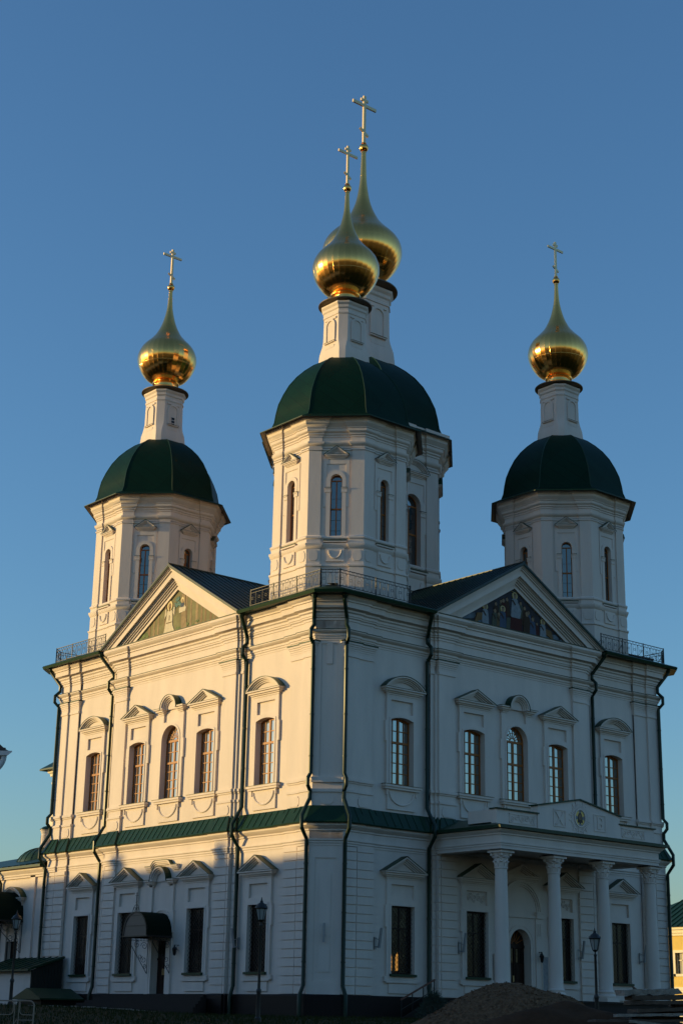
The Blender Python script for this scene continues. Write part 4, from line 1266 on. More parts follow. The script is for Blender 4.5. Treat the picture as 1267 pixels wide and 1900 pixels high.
# carved rosettes in the sunk panels above the two side windows
for cc in (9.58, 15.90):
    for k in range(4):
        scroll(mb, F, cc-0.48+0.32*k, 7.38, d+0.03, 0.16, 1.5, 1 if k % 2 else -1, PLASTER, 0.022)
        scroll(mb, F, cc-0.40+0.27*k, 7.22 if k % 2 else 7.55, d+0.03, 0.10, 1.3, -1 if k % 2 else 1, PLASTER, 0.018)
hood(mb, F, c, 8.35, 1.36, d, 'tri', kap=PLASTER, rise=0.55)
dr = mb.build("doorway", cathedral)
mb = MB(); dd = d-0.45
mb.prism(F, [(c-0.75, 2.6), (c+0.75, 2.6)]+archpts(0.75, zs), dd-0.08, dd, DWOOD)
for q in (-1, 1):
    for z0, z1 in ((2.75, 3.5), (3.62, 4.3)): mb.box(F, c+q*0.36-0.24, c+q*0.36+0.24, dd, dd+0.03, z0, z1, DWOOD)
    for k in range(3): mb.box(F, c+q*0.36-0.24+k*0.17, c+q*0.36-0.24+k*0.17+0.14, dd, dd+0.02, 4.42, 5.1, DGLASS)
mb.box(F, c-0.75, c+0.75, dd, dd+0.05, 5.15, 5.28, DWOOD); mb.box(F, c-0.03, c+0.03, dd, dd+0.04, 2.6, 5.15, DWOOD)
for k in range(1, 8):
    a = PI*k/8
    mb.bar(F(c+0.15*math.cos(a), dd+0.02, zs+0.15*math.sin(a)), F(c+0.7*math.cos(a), dd+0.02, zs+0.7*math.sin(a)), 0.03, 0.03, WOOD)
mb.box(F, c-0.14, c-0.10, dd+0.02, dd+0.09, 3.5, 3.8, GOLDP)
mb.build("door", dr)
PAPER = mat("white_paper", (0.75, 0.75, 0.75), 0.7)
mb = MB(); mb.box(F, c-0.60, c-0.38, dd+0.03, dd+0.036, 4.05, 4.36, PAPER)
tag(mb.build("notice"), "white paper notice taped to the dark arched door in the porch", "notice")
# carved inscription slabs flanking the door
SLAB = mat("carved_wall_slab", (0.33, 0.33, 0.34), 0.7, var=0.35, vscale=9, bump=1.0, bscale=16)
for cc, lab in ((11.02, "tall grey carved slab on the wall left of the arched porch door"), (14.46, "tall grey carved slab on the wall right of the arched porch door")):
    mb = MB(); mb.box(F, cc-0.2, cc+0.2, 0.27, 0.31, 2.9, 4.75, SLAB)
    for x0, x1, z0, z1 in ((-.23, .23, 4.75, 4.80), (-.23, .23, 2.85, 2.9), (-.23, -.2, 2.9, 4.75), (.2, .23, 2.9, 4.75)): mb.box(F, cc+x0, cc+x1, 0.27, 0.33, z0, z1, PLASTER)
    tag(mb.build("wall_slab"), lab, "wall slab")

# ------------------------------------------------------------------ doorway, canopy and steps on the sunlit front
F = F_L
c, w, zb, zs, rise = lhole(F_L, 2); d = 0.21
mb = MB()
H = 1.12
mb.box(F, c-0.80, c-0.65, d-0.02, d+0.09, 2.6, 5.35, PLASTER); mb.box(F, c+0.65, c+0.80, d-0.02, d+0.09, 2.6, 5.35, PLASTER)
mb.box(F, c-0.80, c+0.80, d-0.02, d+0.09, 5.24, 5.40, PLASTER)
for q in (-1, 1):
    a, b = sorted((c+q*H, c+q*0.80)); mb.box(F, a, b, d-0.05, d+0.11, 2.6, 8.06, PLASTER)
    a, b = sorted((c+q*(H+0.08), c+q*0.80)); mb.box(F, a, b, d-0.05, d+0.115, 5.6, 6.7, PLASTER)
mb.ring(F, [(c+1.06*math.cos(PI*k/16), 5.75+1.06*math.sin(PI*k/16)) for k in range(17)], [(c+0.98*math.cos(PI*k/16), 5.75+0.98*math.sin(PI*k/16)) for k in range(17)], d-0.02, d+0.05, PLASTER)
hood(mb, F, c, 7.92, 1.36, d+0.05, 'keel')
# second wavy moulding over the hood
o = [(c-1.45, 8.98), (c-0.95, 8.98), (c-0.72, 9.20), (c-0.55, 9.26), (c+0.55, 9.26), (c+0.72, 9.20), (c+0.95, 8.98), (c+1.45, 8.98)]
for k, (dz, dd) in enumerate(((0.0, 0.22), (-0.08, 0.16), (-0.15, 0.10))):
    mb.ring(F, [(s, z+dz) for s, z in o], [(s, z+dz-0.08) for s, z in o], d-0.05, d+dd, PLASTER)
mb.ring(F, [(s, z+0.03) for s, z in o], [(s, z) for s, z in o], d-0.05, d+0.25, GREEN)
dl_ = mb.build("doorway", cathedral)
mb = MB(); dd = d-0.35
mb.box(F, c-0.65, c+0.65, dd-0.08, dd, 2.6, 5.24, DWOOD)
for q in (-1, 1):
    for z0, z1 in ((2.72, 3.2), (3.3, 4.2)): mb.box(F, c+q*0.32-0.22, c+q*0.32+0.22, dd, dd+0.03, z0, z1, DWOOD)
    mb.box(F, c+q*0.32-0.22, c+q*0.32+0.22, dd, dd+0.02, 4.45, 5.1, DGLASS)
    mb.box(F, c+q*0.08-0.015, c+q*0.08+0.015, dd+0.03, dd+0.08, 3.55, 3.85, GOLDP)
mb.box(F, c-0.65, c+0.65, dd, dd+0.04, 4.28, 4.38, DWOOD); mb.box(F, c-0.025, c+0.025, dd, dd+0.04, 2.6, 4.28, DWOOD)
mb.build("door", dl_)
def bracket(mb, F, s, d0, L, zt, hgt, m=IRON):
    # triangular wrought iron bracket with scrolls, in the plane across the wall
    G = lambda dd, z: F(s, d0+dd, z)
    mb.bar(G(0, zt), G(L, zt), 0.03, 0.04, m); mb.bar(G(0.02, zt), G(0.02, zt-hgt), 0.03, 0.03, m)
    mb.bar(G(0.02, zt-hgt), G(L, zt-0.28), 0.025, 0.025, m); mb.bar(G(L, zt), G(L, zt-0.30), 0.025, 0.025, m)
    mb.bar(G(0, zt-0.13), G(L, zt-0.13), 0.02, 0.02, m)
    n = 6
    for k in range(n):
        x = L*(k+0.5)/n
        mb.tube([G(x+0.05*math.cos(2*PI*j/8), zt-0.07+0.05*math.sin(2*PI*j/8)) for j in range(8)], 0.008, m, 4, close=True)
    def sp(x, z, r0, sg, t0):
        mb.tube([G(x+sg*r0*(1-.8*j/16)*math.cos(t0+2*PI*1.4*j/16), z+r0*(1-.8*j/16)*math.sin(t0+2*PI*1.4*j/16)) for j in range(17)], 0.013, m, 5)
    sp(L*0.22, zt-0.38, 0.19*L, 1, 0); sp(L*0.62, zt-0.33, 0.17*L, -1, 1); sp(L*0.22, zt-0.80*hgt*0.75, 0.16*L, -1, 2); sp(L*0.15, zt-hgt*0.80, 0.11*L, 1, 1); sp(L*0.42, zt-0.52*hgt, 0.12*L, 1, 3)
def barrel_canopy(parent, F, c, hw, zt, rise, d0, L, name="door_canopy"):
    mb = MB(); n = 18
    def arc(o): return [(c+(hw-o)*math.cos(PI*k/n), zt+(rise-o)*max(0, math.sin(PI*k/n))**0.8) for k in range(n+1)]
    mb.ring(F, arc(0), arc(0.05), d0, d0+L, CANOPYG)
    cn = mb.build(name, parent)
    mb = MB()
    mb.prism(F, arc(0.06), d0+L-0.06, d0+L-0.02, CANOPYEND)
    for z in (zt+rise*0.42, zt+rise*0.83):
        mb.box(F, c-hw*0.92*math.sqrt(max(0, 1-((z-zt)/rise)**2.2)), c+hw*0.92*math.sqrt(max(0, 1-((z-zt)/rise)**2.2)), d0+L-0.03, d0+L+0.0, z-0.015, z+0.015, IRON)
    mb.ring(F, arc(0.0), arc(0.07), d0+L-0.08, d0+L+0.015, IRON)
    mb.bar(F(c-hw, d0+L-0.02, zt), F(c+hw, d0+L-0.02, zt), 0.05, 0.06, IRON)
    for q in (-1, 1): mb.bar(F(c+q*hw, d0, zt), F(c+q*hw, d0+L, zt), 0.06, 0.08, IRON)
    mb.build("end_panel", cn)
    for q in (-1, 1):
        mb = MB(); bracket(mb, F, c+q*(hw-0.06), d0, L*0.72, zt-0.03, 1.75); mb.build("bracket", cn)
    mb = MB()
    g = d0+L-0.02; z = zt+rise
    mb.bar(F(c, g, z), F(c, g, z+0.95), 0.03, 0.03, IRON); mb.bar(F(c-0.13, g, z+0.78), F(c+0.13, g, z+0.78), 0.022, 0.022, IRON)
    mb.bar(F(c-0.06, g, z+0.88), F(c+0.06, g, z+0.88), 0.02, 0.02, IRON); mb.bar(F(c-0.06, g, z+0.50), F(c+0.06, g, z+0.44), 0.02, 0.02, IRON)
    for q in (-1, 1):
        mb.tube([F(c+q*(0.30*math.cos(PI/2*j/8)), g, z-0.05+0.38*math.sin(PI/2*j/8)) for j in range(9)], 0.014, IRON, 5)
        mb.tube([F(c+q*(0.13+0.08*math.cos(2*PI*j/10)), g, z+0.12+0.08*math.sin(2*PI*j/10)) for j in range(10)], 0.012, IRON, 5, close=True)
    mb.build("finial_cross", cn)
    return cn
barrel_canopy(cathedral, F_L, 12.66, 1.08, 5.38, 1.22, 0.3, 1.55)
mb = MB()
for k in range(5):
    z = 2.6-(k)*0.155
    mb.box(F, 8.3-k*0.28, 17.4+k*0.28, 0.24+k*0.34, 0.24+(k+1)*0.34, 0.9, z, STEP)
mb.build("entrance_steps", cathedral)

# wall mounted light bars and lanterns
for F, s in ((F_R, 3.12), (F_R, 8.42), (F_R, 17.05), (F_R, 22.3), (F_L, 6.3)):
    mb = MB(); dd = 0.05 if s < 7 or s > 18 else 0.26
    mb.hexa([F(s-.05, dd+.22, 4.75), F(s+.05, dd+.22, 4.75), F(s+.05, dd+.32, 4.75), F(s-.05, dd+.32, 4.75),
             F(s-.05, dd+.40, 5.65), F(s+.05, dd+.40, 5.65), F(s+.05, dd+.48, 5.65), F(s-.05, dd+.48, 5.65)], GREY)
    mb.bar(F(s, dd-.02, 4.80), F(s, dd+.26, 4.80), 0.05, 0.05, GREY); mb.bar(F(s, dd-.02, 5.2), F(s, dd+.33, 5.1), 0.03, 0.03, GREY)
    mb.box(F, s-.06, s+.06, dd-.04, dd+.03, 4.7, 5.25, GREY)
    mb.build("wall_light", cathedral)
Fc = chamfer_F(-CH/2+0.11, CH/2-0.11, R(-45))
mb = MB()
mb.box(Fc, -0.05, 0.05, 0.10, 0.19, 4.9, 5.75, GREY); mb.box(Fc, -0.03, 0.03, -0.08, 0.12, 5.2, 5.3, GREY)
mb.build("wall_light", cathedral)
def wall_lantern(F, s, d, z):
    mb = MB()
    mb.bar(F(s, d, z+0.22), F(s, d+0.26, z+0.22), 0.03, 0.03, IRON)
    mb.tube([F(s, d+0.02+0.12*math.sin(PI*j/8), z+0.22-0.12+0.12*math.cos(PI*j/8)) for j in range(9)], 0.012, IRON, 5)
    x, y, _ = F(s, d+0.26, z)
    mb.lathe((x, y), [(0.02, z-0.30), (0.07, z-0.24), (0.12, z+0.02), (0.13, z+0.03), (0.05, z+0.14), (0.02, z+0.24)], 6, IRON)
    mb.build("wall_lantern", cathedral)
wall_lantern(F_L, 11.05, 0.21, 4.75); wall_lantern(F_R, 11.45, 0.21, 4.75); wall_lantern(F_R, 14.05, 0.21, 4.75)
# ------------------------------------------------------------------ murals in the pediments
def paint(name, col, var=0.25, vs=3): return mat(name, col, 0.75, spec=0.2, var=var, vscale=vs)
MG = mat("mural_forest_green", (0.23, 0.23, 0.12), 0.8, spec=0.2, var=0.6, vscale=2.2, col2=(0.16, 0.14, 0.08))
MG2 = paint("mural_moss_green", (0.16, 0.21, 0.09), 0.5, 5)
MT = paint("mural_trunk_brown", (0.27, 0.19, 0.11), 0.4, 4)
MT2 = paint("mural_trunk_tan", (0.33, 0.25, 0.15), 0.4, 4)
MR = paint("mural_pale_robe", (0.62, 0.55, 0.42), 0.25, 6)
MS = paint("mural_skin", (0.28, 0.19, 0.12))
MB_ = paint("mural_blue_cloth", (0.07, 0.095, 0.15))
MTEAL = paint("mural_teal_leaves", (0.13, 0.24, 0.22), 0.6, 9)
MH = mat("mural_gold_halo", (0.46, 0.34, 0.12), 0.45)
MD = mat("mural_night_blue", (0.055, 0.060, 0.080), 0.8, spec=0.2, var=0.7, vscale=1.4, col2=(0.035, 0.030, 0.032))
MC = mat("mural_cloud", (0.16, 0.20, 0.24), 0.8, spec=0.2, var=0.6, vscale=2.0)
MW = mat("mural_white_robe", (0.27, 0.30, 0.33), 0.8, spec=0.2, var=0.35, vscale=6)
MRED = paint("mural_dark_red", (0.07, 0.018, 0.015))
MWING = paint("mural_wing_ochre", (0.20, 0.115, 0.05))
MDK = paint("mural_dark_brown", (0.06, 0.035, 0.022))
MOCH = paint("mural_ochre_robe", (0.14, 0.095, 0.05))
MOL = paint("mural_olive_robe", (0.09, 0.095, 0.07))
def mural(F, ped, base):
    t = chev(1.045)
    mb = MB(); D = 0.10
    mb.prism(F, t, D-0.02, D+0.012, base)
    top = t[1][1]; k = (top-GE)/(t[2][0]-GC)
    def clipz(s): return top-abs(s-GC)*k-0.03
    z0 = GE+0.04
    st = [0]
    def P(poly, m, lift=0):
        st[0] += 1
        poly = [(GC+x, max(z0, min(z0+y, clipz(GC+x)))) for x, y in poly]
        mb.prism(F, poly, D, D+0.016+0.0006*st[0], m)
    return mb, P
# facade frames run from the near corner: on the sunlit front s grows to the left of the picture
mb, P = mural(F_L, PED_L, MG)
rr = random.Random(3)
for x in (-3.4, -3.05, -2.55, -2.2, -1.75, -1.2, -0.75, 1.25, 1.9, 2.3, 2.75, 3.3):
    w = 0.07+0.06*rr.random(); P([(x-w, 0.1+0.25*rr.random()), (x+w, 0.15), (x+w*0.8, 2.6), (x-w*0.8, 2.6)], MT if rr.random() < .6 else MT2)
for i in range(26):
    x = rr.uniform(-3.7, 3.7); y = rr.uniform(0.02, 0.5); a = rr.uniform(.1, .35)
    P([(x+a*math.cos(2*PI*j/7)*rr.uniform(.6, 1.2), y+a*0.5*math.sin(2*PI*j/7)*rr.uniform(.6, 1.2)) for j in range(7)], MG2)
P([(-0.9, 0.05), (-0.35, 0.05), (-0.30, 2.2), (-0.62, 2.2)], MT2)
for i in range(9):
    x = 0.15+rr.uniform(-.4, .35); y = 1.75+rr.uniform(-.25, .35)
    P([(x+.13*math.cos(2*PI*j/6), y+.13*math.sin(2*PI*j/6)) for j in range(6)], MTEAL)
# standing figure in a pale robe with raised hands
x0 = 0.80
P0 = P
def P(poly, m): P0([(x0+(x-x0)*1.22, y*1.22) for x, y in poly], m)
P([(x0+0.20*math.cos(2*PI*j/16), 1.42+0.23*math.sin(2*PI*j/16)) for j in range(16)], MH)
P([(x0-0.55, 0.02), (x0+0.45, 0.02), (x0+0.33, 0.5), (x0+0.22, 0.95), (x0+0.20, 1.20), (x0-0.20, 1.20), (x0-0.24, 0.95), (x0-0.26, 0.5)], MR)
P([(x0+0.16, 1.15), (x0+0.40, 0.85), (x0+0.34, 1.30), (x0+0.26, 1.32), (x0+0.24, 1.05)], MR)
P([(x0-0.16, 1.15), (x0-0.40, 0.90), (x0-0.38, 1.35), (x0-0.30, 1.36), (x0-0.26, 1.05)], MR)
for q in (-0.34, 0.30): P([(x0+q-0.04, 1.30), (x0+q+0.04, 1.30), (x0+q+0.03, 1.45), (x0+q-0.03, 1.45)], MS)
P([(x0+0.11*math.cos(2*PI*j/12), 1.40+0.15*math.sin(2*PI*j/12)) for j in range(12)], MS)
P([(x0-0.08, 1.36), (x0+0.08, 1.36), (x0+0.05, 1.20), (x0, 1.15), (x0-0.05, 1.20)], MOCH)
P([(x0-0.02, 0.98), (x0+0.02, 0.98), (x0+0.02, 0.74), (x0-0.02, 0.74)], MDK)
P([(x0-0.24, 0.66), (x0+0.24, 0.66), (x0+0.24, 0.62), (x0-0.24, 0.62)], MOCH)
P = P0
# small icon held on the tree trunk
x1 = -0.40
P([(x1-0.33, 1.20), (x1+0.28, 1.15), (x1+0.30, 1.42), (x1+0.14, 1.52), (x1-0.22, 1.52), (x1-0.35, 1.40)], MR)
P([(x1-0.16, 1.45), (x1+0.16, 1.45), (x1+0.15, 1.68), (x1-0.15, 1.68)], MB_)
P([(x1+0.14*math.cos(2*PI*j/14), 1.85+0.17*math.sin(2*PI*j/14)) for j in range(14)], MH)
P([(x1+0.08*math.cos(2*PI*j/12), 1.80+0.12*math.sin(2*PI*j/12)) for j in range(12)], MS)
mb.build("mural", PED_L)
# shaded front: s grows to the right of the picture
mb, P = mural(F_R, PED_R, MD)
for i in range(16):
    sg = -1 if i % 2 else 1
    x = sg*rr.uniform(2.3, 4.0); y = rr.uniform(0.0, 0.55); a = rr.uniform(.2, .5)
    P([(x+a*math.cos(2*PI*j/9)*rr.uniform(.7, 1.2), y+a*0.55*math.sin(2*PI*j/9)*rr.uniform(.7, 1.2)) for j in range(9)], MC)
def figure(x, y, h, robe, halo=False, skin=MS, wing=0):
    w = h*0.20
    if wing:
        P([(x+wing*0.10, y+h*0.62), (x+wing*0.75, y+h*0.55), (x+wing*1.05, y+h*0.05), (x+wing*0.55, y+h*0.25), (x+wing*0.12, y+h*0.35)], MWING)
    if halo: P([(x+h*0.15*math.cos(2*PI*j/14), y+h*0.90+h*0.15*math.sin(2*PI*j/14)) for j in range(14)], MH)
    P([(x-w*1.1, y), (x+w*1.1, y), (x+w*0.95, y+h*0.45), (x+w*0.75, y+h*0.74), (x+w*0.3, y+h*0.80), (x-w*0.3, y+h*0.80), (x-w*0.75, y+h*0.74), (x-w*0.95, y+h*0.45)], robe)
    P([(x-w*0.9, y+h*0.68), (x+w*0.1, y+h*0.46), (x+w*0.25, y+h*0.54), (x-w*0.5, y+h*0.72)], MDK)
    P([(x+h*0.085*math.cos(2*PI*j/12), y+h*0.88+h*0.11*math.sin(2*PI*j/12)) for j in range(12)], skin)
    P([(x-h*0.08, y+h*0.90), (x-h*0.06, y+h*1.0), (x+h*0.06, y+h*1.0), (x+h*0.08, y+h*0.90), (x+h*0.03, y+h*0.96), (x-h*0.03, y+h*0.96)], MDK)
for x, y, h, m in ((-1.35, .55, 1.0, MDK), (-0.95, .75, 1.0, MOL), (-0.5, .9, 1.05, MDK), (-0.78, 0.7, 1.15, MRED), (0.55, 0.9, 1.0, MOL), (0.85, .6, 1.1, MDK), (1.15, .45, 1.05, MB_), (1.5, .3, 0.95, MDK), (1.8, .15, .8, MRED)): figure(x, y, h, m)
figure(-1.45, 0.02, 1.15, MOL); figure(-1.15, 0.02, 1.0, MOCH)
figure(-0.85, 0.10, 1.25, MB_, True)
figure(1.0, 0.0, 1.45, MDK); figure(1.45, 0.0, 1.2, MB_)
P([(-0.35, 0.02), (0.62, 0.02), (0.58, 0.95), (-0.25, 0.95)], MRED)
P([(-0.62, 0.02), (-0.35, 0.02), (-0.28, 0.85), (-0.58, 0.80)], MOL)
figure(0.08, 0.90, 1.35, MW, True)
P([(-0.25, 0.9), (0.45, 0.9), (0.55, 1.35), (0.35, 1.75), (0.1, 1.6), (-0.2, 1.45)], MW)
P([(-0.20, 2.33), (0.34, 2.33), (0.34, 2.37), (-0.20, 2.37)], MH)
figure(-2.2, 0.0, 1.25, MW, True, wing=-0.8); figure(2.25, 0.0, 1.15, MW, True, wing=0.85)
mb.build("mural", PED_R)

# ------------------------------------------------------------------ ground
def axis_vals():
    v = [-900, -500, -320, -220, -160, -125]
    x = -100.0
    while x <= 100: v.append(x); x += 2.0
    return v + [125, 160, 220, 320, 500, 900]
xs = [a-5 for a in axis_vals()]; ys = [a-5 for a in axis_vals()]
mb = MB()
rg = random.Random(5)
V = [(x, y, gz(x, y)+(rg.uniform(-.02, .02) if abs(x) < 100 and abs(y) < 100 else 0)) for y in ys for x in xs]
n = len(xs)
mb.add(V, [(j*n+i, j*n+i+1, (j+1)*n+i+1, (j+1)*n+i) for j in range(len(ys)-1) for i in range(n-1)], SOIL)
k_ = mb.mi(BOUNCE_FIELD)
for i_, f_ in enumerate(mb.f):
    p_ = mb.v[f_[0]]
    if math.hypot(p_[0]-5, p_[1]) > 105: mb.m[i_] = k_
g = mb.build("ground"); struct(g)
mb = MB()
for i in range(14000):
    t = rg.uniform(46, 75); lat = rg.uniform(-17, 4)
    x = CAM[0]+math.cos(YAW)*t+rt.x*lat; y = CAM[1]+math.sin(YAW)*t+rt.y*lat
    if x < 0.8 and y > -2.2: continue
    z = gz(x, y); h = rg.uniform(.05, .15); a = rg.uniform(0, PI); w = rg.uniform(.012, .03)
    lx, ly = rg.uniform(-.06, .06), rg.uniform(-.06, .06)
    mb.add([(x-w*math.cos(a), y-w*math.sin(a), z-.02), (x+w*math.cos(a), y+w*math.sin(a), z-.02), (x+lx, y+ly, z+h)], [(0, 1, 2)], GRASSM)
g = mb.build("grass", smooth=False); g['kind'] = 'stuff'
mb = MB()
KERB = mat("pale_kerb_stone", (0.30, 0.28, 0.25), 0.9, var=0.4, vscale=4)
for k in range(26):
    s = 8.4+k*0.55
    z = gz(-s, -3.2)
    mb.box(F_L, s, s+0.5, 3.1, 3.25, z-0.1, z+0.05+rg.uniform(-.02, .03), KERB)
struct(mb.build("kerb"))

# ------------------------------------------------------------------ low hall joined to the west side, with a small dome
hall = thing("church_hall", "low white hall with green roof and small green dome behind the cathedral's far left corner", "church hall", (-32, 6, 1.7))
HD = -0.5
mb = MB()
wall_piece(mb, F_L, 25.75, 46, HD-0.5, HD, 1.0, 9.6, [(29.2, 1.4, 2.6, 5.6, 0), (34.2, 1.4, 3.6, 6.7, 0), (39.0, 1.4, 3.6, 6.7, 0)])
mb.box(F_L, 25.75, 46, HD-12, HD-0.5, 9.0, 9.5, PLASTER)
mb.box(F_L, 45.5, 46, HD-12, HD-0.5, 1.0, 9.6, PLASTER)
for a, b in ((26.9, 27.45), (31.3, 31.9), (36.3, 36.9)): mb.box(F_L, a, b, HD-0.1, HD+0.12, 1.0, 9.3, PLASTER)
mb.build("wall", hall)
mb = MB()
lp = [F_L(46, HD, 0)[:2], F_L(25.75, HD, 0)[:2]]
mb.sweep(lp, [(-0.3, 9.2), (0.12, 9.2), (0.12, 9.3), (0.18, 9.34), (0.18, 9.42), (0.26, 9.5), (0.34, 9.6), (0.34, 9.74), (-0.3, 9.74)], PLASTER, closed=False)
mb.build("cornice", hall)
for cc in (29.2, 34.2, 39.0):
    mb = MB(); hood(mb, F_L, cc, 7.75, 1.25, HD+0.05, 'seg', rise=0.62)
    for q in (-1, 1):
        a, b = sorted((cc+q*0.9, cc+q*0.7)); mb.box(F_L, a, b, HD-0.1, HD+0.09, 2.6, 7.75, PLASTER)
    mb.build("window_hood", hall)
for cc in (34.2, 39.0):
    mb = MB(); mb.box(F_L, cc-0.7, cc+0.7, HD-0.36, HD-0.3, 3.6, 6.7, DGLASS)
    for s in (cc-0.7, cc-0.03, cc+0.62): mb.box(F_L, s, s+0.07, HD-0.31, HD-0.26, 3.6, 6.7, DWOOD)
    mb.build("window", hall)
mb = MB(); mb.box(F_L, 28.5, 29.9, HD-0.36, HD-0.3, 1.6, 5.6, DWOOD); mb.box(F_L, 29.17, 29.23, HD-0.31, HD-0.26, 1.6, 5.6, DWOOD); mb.build("door", hall)
mb = MB()
e = [F_L(25.65, HD+0.6, 9.72), F_L(47, HD+0.6, 9.72), F_L(47, HD+0.6, 9.84), F_L(25.65, HD+0.6, 9.86)]
rp = [F_L(25.65, HD-5.0, 11.6), F_L(33, HD-5.0, 10.5), F_L(47, HD-5.5, 10.35)]
mb.add(e+rp, [(0,1,2,3), (3,2,6,5,4)], GREEN)
mb.add([e[0], e[1], F_L(47, HD, 9.74), F_L(25.65, HD, 9.74)], [(0,1,2,3)], GREEN)
for k in range(30):
    s = 25.9+k*0.7
    mb.bar(F_L(s, HD+0.6, 9.88), F_L(s, HD-4.9, 11.6-(min(s, 33)-25.65)*0.15-max(0, s-33)*0.011+0.02), 0.03, 0.05, GREEN)
mb.build("roof", hall)
mb = MB(); pts = [F_L(28.0, HD+0.5, 9.8), F_L(28.0, HD+0.5, 9.55), F_L(28.1, HD+0.12, 9.0), F_L(28.1, HD+0.12, 1.7)]
pts = [F_L(30.9, HD+0.5, 9.8), F_L(30.9, HD+0.5, 9.5), F_L(30.9, HD+0.14, 9.0), F_L(30.9, HD+0.14, 1.7)]
mb.tube(pts, 0.09, PIPE, 8); mb.build("downpipe", hall)
mb = MB()
dc = (-31.2, 3.4)
OLIVE = mat("olive_green_dome_sheet", (0.022, 0.055, 0.020), 0.4, var=0.2, vscale=2)
mb.lathe(dc, [(1.75*math.cos(PI/2*k/10), 10.15+1.25*math.sin(PI/2*k/10)) for k in range(10)]+[(0.05, 11.4)], 24, OLIVE, strips=False)
for k in range(24):
    a = 2*PI*k/24
    mb.tube([(dc[0]+1.76*math.cos(PI/2*j/8)*math.cos(a), dc[1]+1.76*math.cos(PI/2*j/8)*math.sin(a), 10.15+1.26*math.sin(PI/2*j/8)) for j in range(8)], 0.02, OLIVE, 4)
dm = mb.build("dome", hall)
mb = MB()
mb.lathe(dc, [(0.40, 11.1), (0.40, 11.36), (0.33, 11.4), (0.30, 12.25), (0.34, 12.3), (0.34, 12.38), (0.39, 12.42), (0.39, 12.48)], 18, PLASTER)
for k in range(6):
    F = facet_F(dc[0], dc[1], 0.30, k*1.333)
    mb.box(F, -0.06, 0.06, 0.0, 0.035, 11.55, 12.15, PLASTER)
mb.lathe(dc, [(0.42, 12.48), (0.42, 12.53), (0.22, 12.68), (0.03, 12.74)], 18, GREEN)
mb.build("turret", hall)
barrel_canopy(hall, F_L, 29.45, 1.30, 6.7, 1.72, HD, 2.4, "door_canopy")

# bell tower far behind
bt = thing("bell_tower", "slim pale bell tower with a flat green pyramid roof, far behind the cathedral's left edge", "bell tower", (-48, 16, 1.6))
bx, by = -46.4, 15.4; hw = 1.7
mb = MB()
mb.box(F_W, bx-hw, bx+hw, by-hw, by+hw, 1.0, 19.0, CREAM)
for q in (-1, 1):
    for p in (-1, 1):
        mb.box(F_W, bx+q*hw-0.22, bx+q*hw+0.22, by+p*hw-0.22, by+p*hw+0.22, 1.0, 18.2, CREAM)
sqp = [(bx+hw, by-hw), (bx+hw, by+hw), (bx-hw, by+hw), (bx-hw, by-hw)]
mb.sweep(sqp, [(0.0, 18.0), (0.25, 18.0), (0.25, 18.15), (0.15, 18.2), (0.15, 18.5), (0.35, 18.6), (0.35, 18.75), (0.5, 18.85), (0.5, 19.0), (0, 19.0)], CREAM)
mb.box(F_W, bx-hw-0.05, bx-hw+0.1, by-0.6, by+0.6, 14.0, 17.2, DWOOD); mb.box(F_W, bx-0.6, bx+0.6, by-hw-0.05, by-hw+0.1, 14.0, 17.2, DWOOD)
mb.build("tower_body", bt)
mb = MB()
mb.sweep(sqp, [(0.3, 19.0), (0.95, 19.0), (0.95, 19.12), (-0.2, 20.0), (-1.65, 20.4)], GREEN)
mb.build("roof", bt)
mb = MB(); mb.lathe((bx, by), [(0.15, 20.3), (0.15, 20.6), (0.05, 20.7), (0.02, 21.6)], 8, CREAM); mb.build("finial", bt)

# yellow house far right
yh = thing("yellow_house", "sunlit yellow house with white trim and dark green roof, cut by the photo's right edge", "house", (-18, 60, 1.6))
y0 = 56.8
FY = lambda s, d, z: (-30+s, y0-d, z)
mb = MB()
wall_piece(mb, FY, 0, 24, -0.5, 0.0, 1.0, 8.3, [(6.0+3*k, 1.1, 5.4, 7.0, 0) for k in range(6)], YELLOW)
mb.box(FY, 0, 24, -9, -8.5, 1.0, 8.3, YELLOW); mb.box(FY, 0, 0.5, -8.5, -0.5, 1.0, 8.3, YELLOW); mb.box(FY, 23.5, 24, -8.5, -0.5, 1.0, 8.3, YELLOW)
mb.build("wall", yh)
mb = MB()
for z0_, z1_, d1 in ((8.3, 8.5, .15), (8.5, 8.75, .3), (8.75, 8.95, .5), (4.15, 4.4, .1), (3.9, 4.15, .04)): mb.box(FY, -0.2, 24.2, -0.2, d1, z0_, z1_, CREAM)
mb.box(FY, -0.1, 24.1, -0.2, 0.08, 1.0, 3.5, CREAM)
mb.build("cornice", yh)
for k in range(6):
    s = 6.0+3*k
    mb = MB()
    for a, b, z0_, z1_ in ((s-.75, s-.55, 5.2, 7.2), (s+.55, s+.75, 5.2, 7.2), (s-.55, s+.55, 7.0, 7.2), (s-.8, s+.8, 5.2, 5.4)): mb.box(FY, a, b, -0.1, 0.09, z0_, z1_, CREAM)
    for a, b, z0_, z1_ in ((s-.55, s-.48, 5.4, 7.0), (s+.48, s+.55, 5.4, 7.0), (s-.04, s+.04, 5.4, 7.0), (s-.48, s+.48, 6.4, 6.47)): mb.box(FY, a, b, -0.22, -0.15, z0_, z1_, CREAM)
    wd = mb.build("window", yh)
    mb = MB(); mb.box(FY, s-.55, s+.55, -0.24, -0.2, 5.4, 7.0, GLASS); mb.build("pane", wd)
mb = MB()
P_ = [FY(-.4, .7, 8.95), FY(24.4, .7, 8.95), FY(24.4, -9.7, 8.95), FY(-.4, -9.7, 8.95), FY(3.5, -4.5, 11.6), FY(20.5, -4.5, 11.6)]
